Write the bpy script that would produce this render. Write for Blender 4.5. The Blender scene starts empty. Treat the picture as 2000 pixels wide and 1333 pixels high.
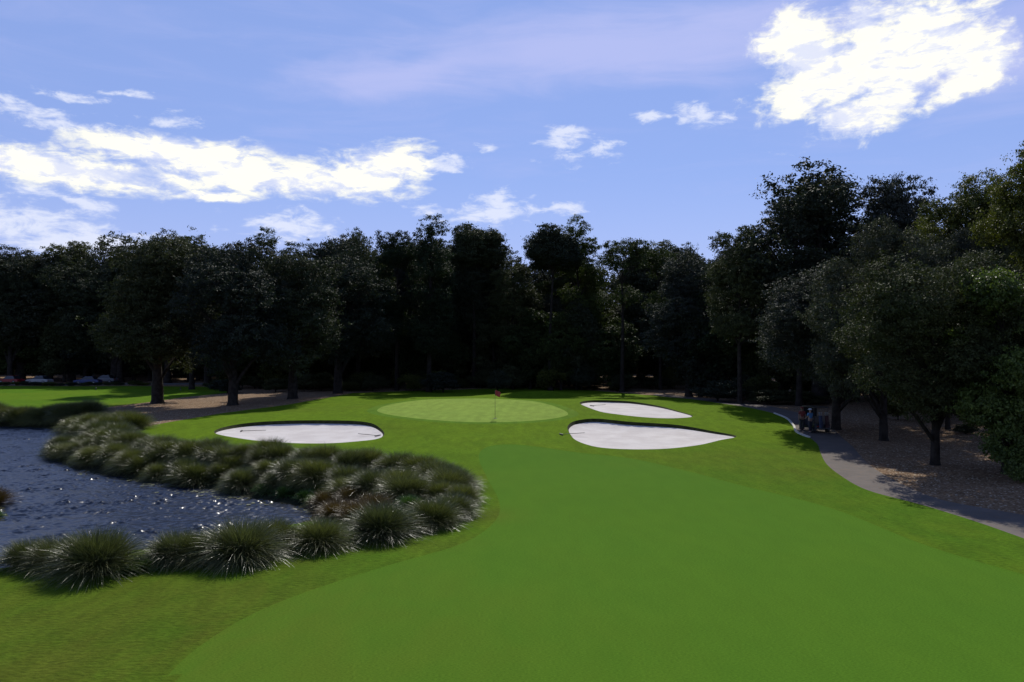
import bpy, bmesh, math, random
import numpy as np
from mathutils import Vector, Matrix
from mathutils.geometry import delaunay_2d_cdt
R = math.radians
random.seed(7)
S = bpy.context.scene
COL = S.collection

# ------------------------------------------------------------------ camera
F, HZ, CH = 1450.0, 680.0, 6.4          # focal length in photo pixels, horizon row, eye height
cam_d = bpy.data.cameras.new('camera'); cam = bpy.data.objects.new('camera', cam_d); COL.objects.link(cam)
cam_d.sensor_width = 36; cam_d.lens = 36 * F / 2000; cam_d.clip_start = 0.1; cam_d.clip_end = 6000
cam.location = (0, 0, CH); cam.rotation_euler = (R(90) + math.atan((HZ - 666.5) / F), 0, 0)
S.camera = cam

# ------------------------------------------------------------------ light
SUN_AZ, SUN_EL = 8.0, 44.0             # degrees right of the view, degrees up
w = bpy.data.worlds.new('World'); S.world = w; w.use_nodes = True
sd_ = bpy.data.lights.new('sun', 'SUN'); sd_.energy = 4.5; sd_.angle = R(0.5); sd_.color = (1, .955, .87)
sun = bpy.data.objects.new('sun', sd_); COL.objects.link(sun)
sdir = Vector((math.sin(R(SUN_AZ)) * math.cos(R(SUN_EL)), math.cos(R(SUN_AZ)) * math.cos(R(SUN_EL)), math.sin(R(SUN_EL))))
sun.rotation_euler = sdir.to_track_quat('Z', 'Y').to_euler(); sun.location = (30, 60, 60)
S.view_settings.view_transform = 'Standard'; S.view_settings.look = 'None'
S.view_settings.exposure = 0; S.view_settings.gamma = 1
S.render.engine = 'CYCLES'
S.cycles.max_bounces = 6; S.cycles.diffuse_bounces = 3; S.cycles.glossy_bounces = 3
S.cycles.transmission_bounces = 3; S.cycles.transparent_max_bounces = 4
S.cycles.sample_clamp_indirect = 4.0


class NT:
    """small helper for writing node trees"""
    def __init__(s, tree): s.t = tree; s.n = tree.nodes; s.l = tree.links
    def node(s, typ, **kw):
        o = s.n.new(typ)
        for k, v in kw.items(): setattr(o, k, v)
        return o
    def put(s, sock, v):
        if isinstance(v, bpy.types.NodeSocket): s.l.new(v, sock)
        elif v is not None:
            if sock.type == 'RGBA' and len(v) == 3: v = (*v, 1)
            sock.default_value = v
    def m(s, op, a, b=None, c=None, clamp=False):
        o = s.node('ShaderNodeMath', operation=op, use_clamp=clamp)
        s.put(o.inputs[0], a)
        if b is not None: s.put(o.inputs[1], b)
        if c is not None: s.put(o.inputs[2], c)
        return o.outputs[0]
    def ss(s, v, a, b, x=0.0, y=1.0):
        o = s.node('ShaderNodeMapRange', interpolation_type='SMOOTHSTEP')
        s.put(o.inputs[0], v)
        for i, q in enumerate((a, b, x, y)): o.inputs[i + 1].default_value = q
        return o.outputs[0]
    def mix(s, f, a, b, mode='MIX'):
        o = s.node('ShaderNodeMix', data_type='RGBA', blend_type=mode)
        s.put(o.inputs[0], f); s.put(o.inputs[6], a); s.put(o.inputs[7], b)
        return o.outputs[2]
    def noise(s, vec, scale, detail=4, rough=.55, dist=0.0, col=False):
        o = s.node('ShaderNodeTexNoise')
        if vec is not None: s.l.new(vec, o.inputs['Vector'])
        o.inputs['Scale'].default_value = scale; o.inputs['Detail'].default_value = detail
        o.inputs['Roughness'].default_value = rough; o.inputs['Distortion'].default_value = dist
        return o.outputs['Color' if col else 'Fac']
    def mapping(s, vec, scale=(1, 1, 1), rot=(0, 0, 0), loc=(0, 0, 0)):
        o = s.node('ShaderNodeMapping'); s.l.new(vec, o.inputs[0])
        o.inputs['Scale'].default_value = scale; o.inputs['Rotation'].default_value = rot; o.inputs['Location'].default_value = loc
        return o.outputs[0]
    def xyz(s, x, y, z):
        o = s.node('ShaderNodeCombineXYZ')
        for i, v in enumerate((x, y, z)): s.put(o.inputs[i], v)
        return o.outputs[0]


# ------------------------------------------------------------------ sky: Nishita with clouds placed by azimuth and elevation
def build_sky():
    t = NT(w.node_tree); t.n.clear()
    out = t.node('ShaderNodeOutputWorld'); bg = t.node('ShaderNodeBackground'); t.l.new(bg.outputs[0], out.inputs[0])
    sky = t.node('ShaderNodeTexSky', sky_type='NISHITA'); sky.sun_disc = False
    sky.sun_elevation = R(SUN_EL); sky.sun_rotation = R(SUN_AZ); sky.altitude = 0
    sky.air_density = 1.0; sky.dust_density = 0.05; sky.ozone_density = 3.0
    co = t.node('ShaderNodeTexCoord').outputs['Generated']
    sep = t.node('ShaderNodeSeparateXYZ'); t.l.new(co, sep.inputs[0])
    x, y, z = sep.outputs
    az = t.m('ARCTAN2', x, y); el = t.m('ARCSINE', z)
    def pix(px, py):
        u, v = (px - 1000) / F, (HZ - py) / F
        a = math.atan(u); return a, math.atan(v * math.cos(a))
    # domain warp
    flat = t.xyz(az, el, 0.0)
    wn = t.node('ShaderNodeSeparateColor'); t.l.new(t.noise(t.mapping(flat, (1, 2.2, 1)), 9, 6, .62, col=True), wn.inputs[0])
    aw = t.m('ADD', az, t.m('MULTIPLY', t.m('SUBTRACT', wn.outputs[0], .5), .09))
    ew = t.m('ADD', el, t.m('MULTIPLY', t.m('SUBTRACT', wn.outputs[1], .5), .030))
    def field(lst, k):
        acc = None
        for (px, py, rx, ry, tilt) in lst:
            a, b = pix(px, py); ra, rb = rx / F, ry / F
            dx = t.m('SUBTRACT', aw, a); dy = t.m('SUBTRACT', ew, b)
            c, s_ = math.cos(R(tilt)), math.sin(R(tilt))
            X = t.m('ADD', t.m('MULTIPLY', dx, c / ra), t.m('MULTIPLY', dy, s_ / ra))
            Y = t.m('ADD', t.m('MULTIPLY', dx, -s_ / rb), t.m('MULTIPLY', dy, c / rb))
            d = t.m('SQRT', t.m('ADD', t.m('MULTIPLY', X, X), t.m('MULTIPLY', Y, Y)))
            e = t.m('MAXIMUM', t.m('SUBTRACT', 1.0, d), -1.0)
            acc = e if acc is None else t.m('SMOOTH_MAX', acc, e, k)
        return acc
    # long streaky bank on the left, big puff on the right
    bank = field([(120, 325, 300, 34, -1), (30, 302, 120, 16, 0), (300, 292, 150, 30, 0), (430, 330, 210, 46, -4), (600, 352, 220, 40, 0),
                  (745, 322, 112, 50, 4), (420, 382, 80, 12, 0)], .10)
    puff = field([(1555, 85, 66, 60, 20), (1600, 120, 60, 50, 40), (1560, 200, 66, 26, 22), (1710, 115, 150, 82, 22), (1780, 45, 62, 50, 30), (1800, 130, 90, 54, 15),
                  (1690, 215, 76, 36, 0), (1640, 175, 50, 40, 45), (1905, 118, 66, 52, 10), (1890, 168, 84, 26, 24), (1760, 192, 70, 24, 10)], .08)
    f1 = t.noise(t.mapping(flat, (1, 2.8, 1), rot=(0, 0, R(-5))), 9, 9, .62, .25)
    f2 = t.noise(t.mapping(flat, (1, 2.4, 1), loc=(3, 1, 0)), 30, 7, .65, .4)
    g1 = t.noise(t.mapping(flat, (1, 1.25, 1), rot=(0, 0, R(-30)), loc=(1, 5, 0)), 15, 10, .62, .35)
    brk = t.m('ADD', t.m('MULTIPLY', t.m('SUBTRACT', f1, .5), 1.9), t.m('MULTIPLY', t.m('SUBTRACT', f2, .5), .9))
    brk2 = t.m('ADD', t.m('MULTIPLY', t.m('SUBTRACT', g1, .5), 2.6), t.m('MULTIPLY', t.m('SUBTRACT', f2, .5), .8))
    dens = t.m('MAXIMUM', t.ss(t.m('ADD', bank, brk), -.10, .70), t.ss(t.m('ADD', puff, brk2), -.30, .50))
    # small wisps
    small = field([(10, 192, 46, 14, -2), (325, 240, 42, 17, 0), (1115, 280, 62, 34, 4), (1180, 292, 40, 22, -10), (1365, 218, 42, 22, -8),
                   (1412, 222, 22, 12, 0), (1258, 228, 36, 12, 0), (965, 417, 120, 22, 3), (975, 395, 44, 22, 0), (1100, 408, 44, 14, 0),
                   (835, 411, 38, 13, 0), (560, 440, 95, 32, 6), (60, 440, 170, 50, -5), (190, 470, 130, 26, 0),
                   (120, 240, 90, 12, 0), (60, 218, 90, 16, 0), (240, 182, 46, 8, 0), (165, 190, 60, 8, 0), (150, 385, 90, 12, -8), (875, 308, 36, 9, 0),
                   (940, 289, 22, 9, 0), (860, 325, 70, 16, 0), (1640, 232, 60, 20, 10)], .15)
    brk3 = t.m('ADD', t.m('MULTIPLY', t.m('SUBTRACT', f1, .5), 2.2), t.m('MULTIPLY', t.m('SUBTRACT', f2, .5), 3.4))
    dens2 = t.m('MULTIPLY', t.ss(t.m('ADD', small, brk3), -.1, 1.0), .8)
    # high thin cirrus veil across the middle of the sky
    cir = field([(1150, 90, 420, 80, 2), (1400, 70, 380, 80, 2), (820, 135, 330, 46, 10), (1960, 90, 200, 100, 0)], .3)
    fibre = t.noise(t.mapping(flat, (1, 5.5, 1), rot=(0, 0, R(-7))), 4.5, 8, .6, .8)
    vei = t.m('MULTIPLY', t.ss(t.m('ADD', cir, t.m('MULTIPLY', t.m('SUBTRACT', fibre, .5), 1.6)), -.30, .9), .72)
    streak = t.m('MULTIPLY', t.m('MULTIPLY', t.ss(fibre, .42, .78), .22), t.ss(el, .8, .45))
    low = t.m('MULTIPLY', t.ss(el, .26, .05), .42)
    strength = 0.11
    sk = t.mix(1.0, sky.outputs[0], (SKYMUL[0], SKYMUL[1], SKYMUL[2]), 'MULTIPLY')
    k = 1 / strength
    sk = t.mix(t.ss(el, .95, .5, 0, .68), sk, (.300 * k, .420 * k, .835 * k))          # thin even high haze in the lower sky
    c1 = t.mix(t.m('MAXIMUM', t.m('MAXIMUM', vei, streak), low), sk, (.53 * k, .57 * k, .93 * k))
    c2 = t.mix(dens2, c1, (.84 * k, .88 * k, 1.02 * k))
    shade = t.ss(t.m('ADD', t.m('MULTIPLY', f1, .55), t.m('MULTIPLY', f2, .45)), .42, .56)
    body = t.mix(shade, (.78 * k, .82 * k, .98 * k), (1.25 * k, 1.20 * k, .95 * k))
    c3 = t.mix(dens, c2, body)
    up = t.m('GREATER_THAN', z, -.002)
    c4 = t.mix(up, (.3, .35, .3), c3)
    t.l.new(c4, bg.inputs[0]); bg.inputs[1].default_value = strength
SKYMUL = (.92, .90, 1.10)
build_sky()


# ------------------------------------------------------------------ tagging helpers
def tag(o, label=None, cat=None, group=None, kind=None):
    if label: o['label'] = label
    if cat: o['category'] = cat
    if group: o['group'] = group
    if kind: o['kind'] = kind
    return o
def empty(name, loc, rz=0):
    o = bpy.data.objects.new(name, None); COL.objects.link(o); o.location = loc; o.rotation_euler = (0, 0, rz)
    o.empty_display_size = .3
    return o
def link(name, me, parent=None, mat=None):
    o = bpy.data.objects.new(name, me); COL.objects.link(o)
    if parent: o.parent = parent
    if mat and not me.materials: me.materials.append(mat)
    return o
def copy_tree(o, parent=None):
    c = o.copy(); COL.objects.link(c); c.parent = parent
    for ch in list(o.children): copy_tree(ch, c)
    return c


# ------------------------------------------------------------------ materials
def mat(name):
    m = bpy.data.materials.new(name); m.use_nodes = True
    t = NT(m.node_tree); p = t.n['Principled BSDF']
    return m, t, p
def simple(name, c, rough=.6, metal=0, spec=.5, var=.15, scale=6, bump=0):
    m, t, p = mat(name)
    co = t.node('ShaderNodeTexCoord').outputs['Object']
    n = t.noise(co, scale, 5, .6)
    c2 = tuple(v * (1 - var * 1.6) for v in c)
    t.l.new(t.mix(t.ss(n, .3, .7), c, c2), p.inputs['Base Color'])
    p.inputs['Roughness'].default_value = rough; p.inputs['Metallic'].default_value = metal
    p.inputs['Specular IOR Level'].default_value = spec
    if bump:
        b = t.node('ShaderNodeBump'); b.inputs['Strength'].default_value = bump; b.inputs['Distance'].default_value = .05
        t.l.new(t.noise(co, scale * 3, 5, .6), b.inputs['Height']); t.l.new(b.outputs[0], p.inputs['Normal'])
    return m
def grass_mat(name, c, c2, dry, fine=(9, 26, 1), bump=.35, dist=.04, contrast=1.0, stripe=0, pt=1.0, lush=None):
    m, t, p = mat(name)
    co = t.node('ShaderNodeTexCoord').outputs['Object']
    big = t.noise(co, .05, 4, .6)
    mid = t.noise(t.mapping(co, (1, .55, 1)), .45, 6, .62, .4)
    fn = t.noise(t.mapping(co, fine), 1.0, 5, .7)
    a = t.node('ShaderNodeAttribute'); a.attribute_name = 'dry'
    col = t.mix(t.ss(t.m('ADD', t.m('MULTIPLY', big, .6), t.m('MULTIPLY', mid, .4)), .5 - .14 / contrast, .5 + .14 / contrast), c, c2)
    if lush:
        lu = t.node('ShaderNodeAttribute'); lu.attribute_name = 'lush'
        col = t.mix(t.m('MULTIPLY', lu.outputs['Fac'], t.ss(mid, .2, .8, .7, 1.0)), col, lush)
    dr = t.m('MULTIPLY', a.outputs['Fac'], t.ss(mid, .25, .7, .35, 1.0))
    col = t.mix(dr, col, dry)
    f = t.ss(fn, .28, .72, .72 if fine[0] < 20 else .8, 1.22)
    col = t.mix(1.0, col, t.xyz(f, f, f), 'MULTIPLY')
    patch = t.ss(t.noise(t.mapping(co, (1, .4, 1), loc=(7, 3, 0)), 1.5, 5, .6), .3, .72, 1 - .12 * pt, 1 + .1 * pt)
    col = t.mix(1.0, col, t.xyz(patch, patch, patch), 'MULTIPLY')
    if stripe:
        s_ = t.node('ShaderNodeSeparateXYZ'); t.l.new(t.mapping(co, rot=(0, 0, R(4))), s_.inputs[0])
        st = t.ss(t.m('SINE', t.m('MULTIPLY', s_.outputs[0], math.pi / .55)), -.35, .35, 1 - stripe, 1 + stripe)
        col = t.mix(1.0, col, t.xyz(st, st, st), 'MULTIPLY')
    t.l.new(col, p.inputs['Base Color'])
    p.inputs['Roughness'].default_value = 1.0; p.inputs['Specular IOR Level'].default_value = .03
    b = t.node('ShaderNodeBump'); b.inputs['Strength'].default_value = bump; b.inputs['Distance'].default_value = dist
    t.l.new(t.m('ADD', fn, t.m('MULTIPLY', mid, 1.5)), b.inputs['Height']); t.l.new(b.outputs[0], p.inputs['Normal'])
    return m
M = {}
M['rough'] = grass_mat('rough_grass', (.060, .132, .007), (.084, .142, .008), (.082, .094, .011), (5, 11, 1), .75, .08, 1.2, lush=(.098, .165, .006))
M['fairway'] = grass_mat('fairway_grass', (.060, .140, .010), (.068, .146, .010), (.09, .125, .012), (16, 40, 1), .15, .02, .8, pt=.25)
M['green'] = grass_mat('putting_turf', (.165, .245, .04), (.185, .26, .042), (.2, .24, .05), (30, 60, 1), .1, .01, .7, stripe=.02)
M['collar'] = grass_mat('collar_grass', (.075, .15, .010), (.088, .16, .012), (.15, .15, .03), (20, 40, 1), .3, .03, .9)
M['lawn'] = grass_mat('lawn_grass', (.070, .150, .006), (.098, .165, .008), (.15, .13, .02), (8, 18, 1), .4, .04, 1.1)

def litter_mat():
    m, t, p = mat('pine_straw_litter')
    co = t.node('ShaderNodeTexCoord').outputs['Object']
    v = t.node('ShaderNodeTexVoronoi'); t.l.new(t.mapping(co, (1, 1, 1)), v.inputs['Vector']); v.inputs['Scale'].default_value = 13
    n1 = t.noise(co, .35, 6, .65, .5); n2 = t.noise(t.mapping(co, (1, 1, 1)), 14, 6, .75)
    sc = t.node('ShaderNodeSeparateColor'); t.l.new(v.outputs['Color'], sc.inputs[0])
    c = t.mix(t.ss(n1, .35, .65), (.165, .10, .056), (.115, .07, .038))
    c = t.mix(t.ss(sc.outputs[0], .25, .95), c, (.30, .20, .118))
    c = t.mix(t.ss(n2, .52, .72), c, (.06, .042, .03))
    c = t.mix(t.m('MULTIPLY', t.ss(sc.outputs[1], .93, .97), .7), c, (.62, .55, .42))
    t.l.new(c, p.inputs['Base Color']); p.inputs['Roughness'].default_value = .95; p.inputs['Specular IOR Level'].default_value = .1
    b = t.node('ShaderNodeBump'); b.inputs['Strength'].default_value = .8; b.inputs['Distance'].default_value = .06
    t.l.new(t.m('ADD', n2, sc.outputs[2]), b.inputs['Height']); t.l.new(b.outputs[0], p.inputs['Normal'])
    return m
M['litter'] = litter_mat()
def sand_mat():
    m, t, p = mat('bunker_sand')
    co = t.node('ShaderNodeTexCoord').outputs['Object']
    n1 = t.noise(co, .5, 5, .6, .3); n2 = t.noise(t.mapping(co, (2, 9, 1), rot=(0, 0, .1)), 2.0, 6, .7, .5); n3 = t.noise(co, 30, 3, .6)
    c = t.mix(t.ss(n1, .3, .7), (.60, .565, .53), (.50, .46, .43))
    c = t.mix(t.ss(n2, .52, .75, 0, .55), c, (.46, .41, .38))
    c = t.mix(t.ss(n3, .4, .8, 0, .25), c, (.42, .37, .35))
    fv = t.node('ShaderNodeTexVoronoi'); fv.inputs['Scale'].default_value = 2.6; t.l.new(t.mapping(co, (1, 1.4, 1)), fv.inputs['Vector'])
    foot = t.m('MULTIPLY', t.ss(fv.outputs['Distance'], .22, .08), t.ss(t.noise(co, .35, 3, .6, .4), .50, .62))
    c = t.mix(t.m('MULTIPLY', foot, .6), c, (.34, .30, .28))
    t.l.new(c, p.inputs['Base Color']); p.inputs['Roughness'].default_value = .95; p.inputs['Specular IOR Level'].default_value = .15
    b = t.node('ShaderNodeBump'); b.inputs['Strength'].default_value = .55; b.inputs['Distance'].default_value = .05
    t.l.new(t.m('SUBTRACT', t.m('ADD', n2, t.m('MULTIPLY', n3, .4)), foot), b.inputs['Height']); t.l.new(b.outputs[0], p.inputs['Normal'])
    return m
M['sand'] = sand_mat()
def path_mat(name, c, c2):
    m, t, p = mat(name)
    co = t.node('ShaderNodeTexCoord').outputs['Object']
    n1 = t.noise(co, .8, 6, .65, .3); n2 = t.noise(co, 22, 5, .7); n3 = t.noise(co, 5, 6, .7)
    k = t.mix(t.ss(n1, .3, .7), c, c2)
    k = t.mix(t.ss(n2, .45, .8, 0, .4), k, tuple(v * .6 for v in c))
    k = t.mix(t.ss(n3, .54, .66, 0, .75), k, (.15, .10, .065))
    t.l.new(k, p.inputs['Base Color']); p.inputs['Roughness'].default_value = .9; p.inputs['Specular IOR Level'].default_value = .2
    b = t.node('ShaderNodeBump'); b.inputs['Strength'].default_value = .3; b.inputs['Distance'].default_value = .01
    t.l.new(n2, b.inputs['Height']); t.l.new(b.outputs[0], p.inputs['Normal'])
    return m
M['path'] = path_mat('path_asphalt', (.135, .112, .096), (.10, .085, .074))
M['road'] = path_mat('road_asphalt', (.20, .20, .20), (.14, .14, .14))
M['kerb'] = path_mat('kerb_concrete', (.62, .60, .52), (.48, .47, .42))
M['bank'] = simple('bank_mud', (.028, .030, .014), .95, spec=.1, var=.4, scale=2, bump=.5)
M['lip'] = simple('lip_turf_and_soil', (.045, .05, .018), .95, spec=.1, var=.35, scale=3, bump=.6)

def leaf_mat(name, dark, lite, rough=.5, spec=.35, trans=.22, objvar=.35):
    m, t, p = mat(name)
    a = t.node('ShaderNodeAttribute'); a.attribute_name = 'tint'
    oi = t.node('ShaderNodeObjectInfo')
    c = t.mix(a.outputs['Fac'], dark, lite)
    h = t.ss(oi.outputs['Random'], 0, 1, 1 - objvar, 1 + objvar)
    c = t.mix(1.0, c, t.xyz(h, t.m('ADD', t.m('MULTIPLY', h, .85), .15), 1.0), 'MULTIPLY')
    t.l.new(c, p.inputs['Base Color']); p.inputs['Roughness'].default_value = rough; p.inputs['Specular IOR Level'].default_value = spec
    tr = t.node('ShaderNodeBsdfTranslucent'); t.l.new(t.mix(1.0, c, (1.0, 1.15, .5), 'MULTIPLY'), tr.inputs[0])
    mx = t.node('ShaderNodeMixShader'); mx.inputs[0].default_value = trans
    t.l.new(p.outputs[0], mx.inputs[1]); t.l.new(tr.outputs[0], mx.inputs[2])
    t.l.new(mx.outputs[0], t.n['Material Output'].inputs['Surface'])
    return m
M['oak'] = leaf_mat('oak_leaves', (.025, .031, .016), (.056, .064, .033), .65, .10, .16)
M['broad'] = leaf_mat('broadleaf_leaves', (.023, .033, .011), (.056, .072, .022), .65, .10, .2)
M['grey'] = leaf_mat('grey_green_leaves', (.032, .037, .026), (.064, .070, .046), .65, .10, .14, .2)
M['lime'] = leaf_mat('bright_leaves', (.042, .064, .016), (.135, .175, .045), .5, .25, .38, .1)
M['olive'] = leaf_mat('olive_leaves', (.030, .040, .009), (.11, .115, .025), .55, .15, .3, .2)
M['tussock'] = leaf_mat('cordgrass_blades', (.030, .042, .008), (.21, .21, .085), .36, .30, .22, .2)
M['redgrass'] = leaf_mat('reddish_blades', (.06, .034, .010), (.14, .090, .028), .4, .5, .25, .1)
M['weed'] = leaf_mat('green_weed_blades', (.04, .085, .015), (.10, .17, .04), .4, .4, .3, .15)
M['bark'] = simple('bark', (.040, .033, .027), .95, spec=.1, var=.4, scale=2.2, bump=.9)
M['palebark'] = simple('pale_bark', (.22, .19, .15), .9, spec=.1, var=.4, scale=2.2, bump=.8)


# ------------------------------------------------------------------ terrain: height field
def sstep(t): t = np.clip(t, 0, 1); return t * t * (3 - 2 * t)
BUMPS = [  # x, y, rx, ry, height
    (-2.5, 72, 24, 20, .85), (3.6, 96, 5.5, 4.5, .75), (-20, 86, 9, 8, .45), (14, 76, 9, 10, .25), (-17, 60, 12, 8, .2),
    (60, 70, 30, 40, .6), (-80, 150, 60, 40, -.3)]
def h_base(x, y):
    x = np.asarray(x, float); y = np.asarray(y, float)
    z = .06 * np.sin(x * .11 + 1.3) * np.cos(y * .09) + .035 * np.sin(x * .31 + y * .17) + .02 * np.sin(y * .43 - x * .2)
    for bx, by, rx, ry, a in BUMPS:
        z = z + a * np.exp(-(((x - bx) / rx) ** 2 + ((y - by) / ry) ** 2))
    return z
def ray(px, py): return Vector(((px - 1000) / F, 1.0, -(py - HZ) / F))
def at(px, py, z=None):
    """the point of the ground (or of the level z) seen at a photo pixel"""
    d = ray(px, py)
    if z is not None: s = (z - CH) / d.z; return Vector((d.x * s, s, z))
    lo, hi = 3.0, None; s = 3.0
    while s < 400:
        if CH + d.z * s < h_base(d.x * s, s): hi = s; break
        lo = s; s += .5
    if hi is None: s = 400
    else:
        for _ in range(18):
            mid = (lo + hi) / 2
            if CH + d.z * mid < h_base(d.x * mid, mid): hi = mid
            else: lo = mid
        s = hi
    return Vector((d.x * s, s, float(h_base(d.x * s, s))))

def spline(pts, step=.3, closed=True):
    """Catmull-Rom through the points, resampled"""
    P = np.array([(p[0], p[1]) for p in pts], float); n = len(P); out = []
    for i in range(n if closed else n - 1):
        p0 = P[(i - 1) % n] if closed or i > 0 else P[i]; p1 = P[i]; p2 = P[(i + 1) % n]; p3 = P[(i + 2) % n] if closed or i + 2 < n else P[(i + 1) % n]
        L = np.linalg.norm(p2 - p1); k = max(1, int(L / step))
        for j in range(k):
            t = j / k
            out.append(.5 * ((2 * p1) + (-p0 + p2) * t + (2 * p0 - 5 * p1 + 4 * p2 - p3) * t * t + (-p0 + 3 * p1 - 3 * p2 + p3) * t ** 3))
    if not closed: out.append(P[-1])
    return np.array(out)
def inside(P, x, y):
    r = np.zeros(np.shape(x), bool); j = len(P) - 1
    for i in range(len(P)):
        xi, yi = P[i]; xj, yj = P[j]
        if yi != yj:
            c = ((yi > y) != (yj > y)) & (x < (xj - xi) * (y - yi) / (yj - yi) + xi)
            r ^= c
        j = i
    return r
def dist(P, x, y, closed=True):
    x = np.asarray(x, float); y = np.asarray(y, float); d = np.full(x.shape, 1e9)
    n = len(P)
    for i in range(n if closed else n - 1):
        a = P[i]; b = P[(i + 1) % n]; ab = b - a; L = ab @ ab
        if L < 1e-12: continue
        t = np.clip(((x - a[0]) * ab[0] + (y - a[1]) * ab[1]) / L, 0, 1)
        d = np.minimum(d, np.hypot(x - a[0] - t * ab[0], y - a[1] - t * ab[1]))
    return d
def offset(P, w_):
    """inset a closed outline by w_ (towards the inside)"""
    A = .5 * np.sum(P[:, 0] * np.roll(P[:, 1], -1) - np.roll(P[:, 0], -1) * P[:, 1])
    T = np.roll(P, -1, 0) - np.roll(P, 1, 0); T /= np.linalg.norm(T, axis=1)[:, None] + 1e-9
    N = np.stack([-T[:, 1], T[:, 0]], 1) * (1 if A > 0 else -1)
    Q = P + N * w_
    keep = dist(P, Q[:, 0], Q[:, 1]) > abs(w_) * .8
    return Q[keep]

WZ = -.95
px = lambda lst, z=None: [at(a, b, z)[:2] for a, b in lst]
pond = px([(590, 998), (540, 984), (470, 973), (400, 957), (300, 944), (210, 930), (150, 918), (110, 898), (92, 880), (96, 862), (125, 852),
           (110, 840), (40, 836), (-60, 834), (-140, 846), (-180, 900), (-170, 980)], WZ) + \
       px([(-60, 960), (-6, 968), (14, 990), (8, 1018), (-30, 1040), (-60, 1080), (-30, 1112), (20, 1108), (110, 1094), (200, 1084), (270, 1076), (340, 1066), (430, 1050), (520, 1034), (590, 1020)], WZ)
pond = spline(pond, .4)
PB = []
PB.append(spline(px([(420, 846), (440, 834), (500, 825), (580, 821.5), (680, 822), (722, 826), (742, 836), (751, 848), (738, 857), (700, 862), (640, 866), (560, 865), (480, 858)]), .28))
PB.append(spline(px([(1109, 832), (1125, 822), (1165, 818), (1230, 824), (1320, 830), (1390, 842), (1438, 852), (1405, 860), (1360, 870), (1290, 877), (1210, 877), (1160, 872), (1125, 860), (1112, 846)]), .28))
PB.append(spline(px([(1132, 787), (1165, 782), (1220, 783.5), (1270, 790), (1320, 802), (1353, 813), (1320, 817), (1270, 816), (1210, 810), (1165, 802)]), .28))
LIP = [(.05, .38), (.05, .38), (.05, .32)]
fair = spline(px([(1000, 868), (1060, 874), (1130, 884), (1230, 895), (1330, 917), (1440, 946), (1560, 975), (1650, 1002), (1800, 1062), (2000, 1122), (2300, 1200)]) + [(24, 8), (24, -8), (-7, -8)] +
              px([(260, 1420), (330, 1318), (400, 1255), (500, 1195), (620, 1148), (760, 1103), (900, 1062), (965, 1020), (975, 980), (950, 930), (935, 890), (955, 872)]), .5)
green = spline(px([(738, 800), (770, 789), (830, 781), (900, 779), (960, 779), (1020, 782), (1070, 790), (1108, 806), (1095, 815), (1040, 822), (960, 825), (880, 823), (800, 816), (750, 808)]), .5)
path_l = px([(2300, 1160), (2000, 1052), (1900, 1017), (1800, 986), (1745, 972), (1690, 956), (1650, 935), (1615, 908), (1602, 885), (1596, 868), (1580, 855), (1556, 845), (1549, 832), (1536, 818), (1512, 808), (1460, 796), (1400, 787), (1340, 779), (1280, 773)])
path_r = px([(2300, 1070), (2000, 1006), (1920, 992), (1838, 976), (1774, 952), (1714, 920), (1684, 895), (1665, 873), (1648, 858), (1632, 843), (1615, 828), (1585, 813), (1540, 802), (1480, 790), (1410, 782), (1345, 775), (1285, 770)])
path = spline(path_l + path_r[::-1], .6)
lawn_a = np.array(spline(path_l, .8, False).tolist()[::1])
lawn = np.array([(60, 8), (60, -12), (-70, -12), (-70, 24)] + [tuple(v) for v in px([(-60, 980), (60, 900), (150, 880)], -.5)] +
                px([(215, 850), (262, 838), (330, 825), (430, 808), (560, 791), (640, 777), (690, 768), (760, 765.5), (840, 763), (940, 760), (1040, 757), (1110, 759), (1180, 765), (1240, 770), (1290, 774)]) +
                [tuple(v + np.array([1.0, .3])) for v in lawn_a[::-1][2:]])
farlawn = spline(px([(-900, 800), (-400, 800), (20, 802), (110, 801), (180, 802), (215, 795), (290, 786), (360, 776), (440, 768), (446, 758), (330, 755), (0, 754.5), (-500, 754), (-900, 754)]), 2.0)
road = spline([(-200, 134.5), (-110, 134.5), (-60, 134), (-48, 136), (-48, 141), (-60, 141), (-110, 141), (-200, 141)], 2.0)
DRY = [(1500, 890, 8, 3.5, .42), (1450, 905, 6, 2.5, .35), (640, 1060, 4, 1.2, .9), (520, 1095, 3, 1.2, .8), (760, 1045, 2.5, 1, .6), (1580, 925, 4, 2.5, .45), (880, 940, 2.5, 2.5, .35),
       (730, 835, 2.5, 3, .35), (280, 1330, 3.5, 1.5, .4), (100, 1250, 3, 3, .25), (960, 1005, 1.2, 1.2, .6), (150, 1260, 9, 7, .85), (420, 1160, 5, 2.5, .7), (1140, 800, 2, 4, .25), (600, 800, 8, 3, .3), (300, 790, 10, 3, .3), (30, 1190, 4, 2, .2)]
DRY = [(*at(a, b)[:2], c, d, e) for a, b, c, d, e in DRY]
BANK = 4.2
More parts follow.
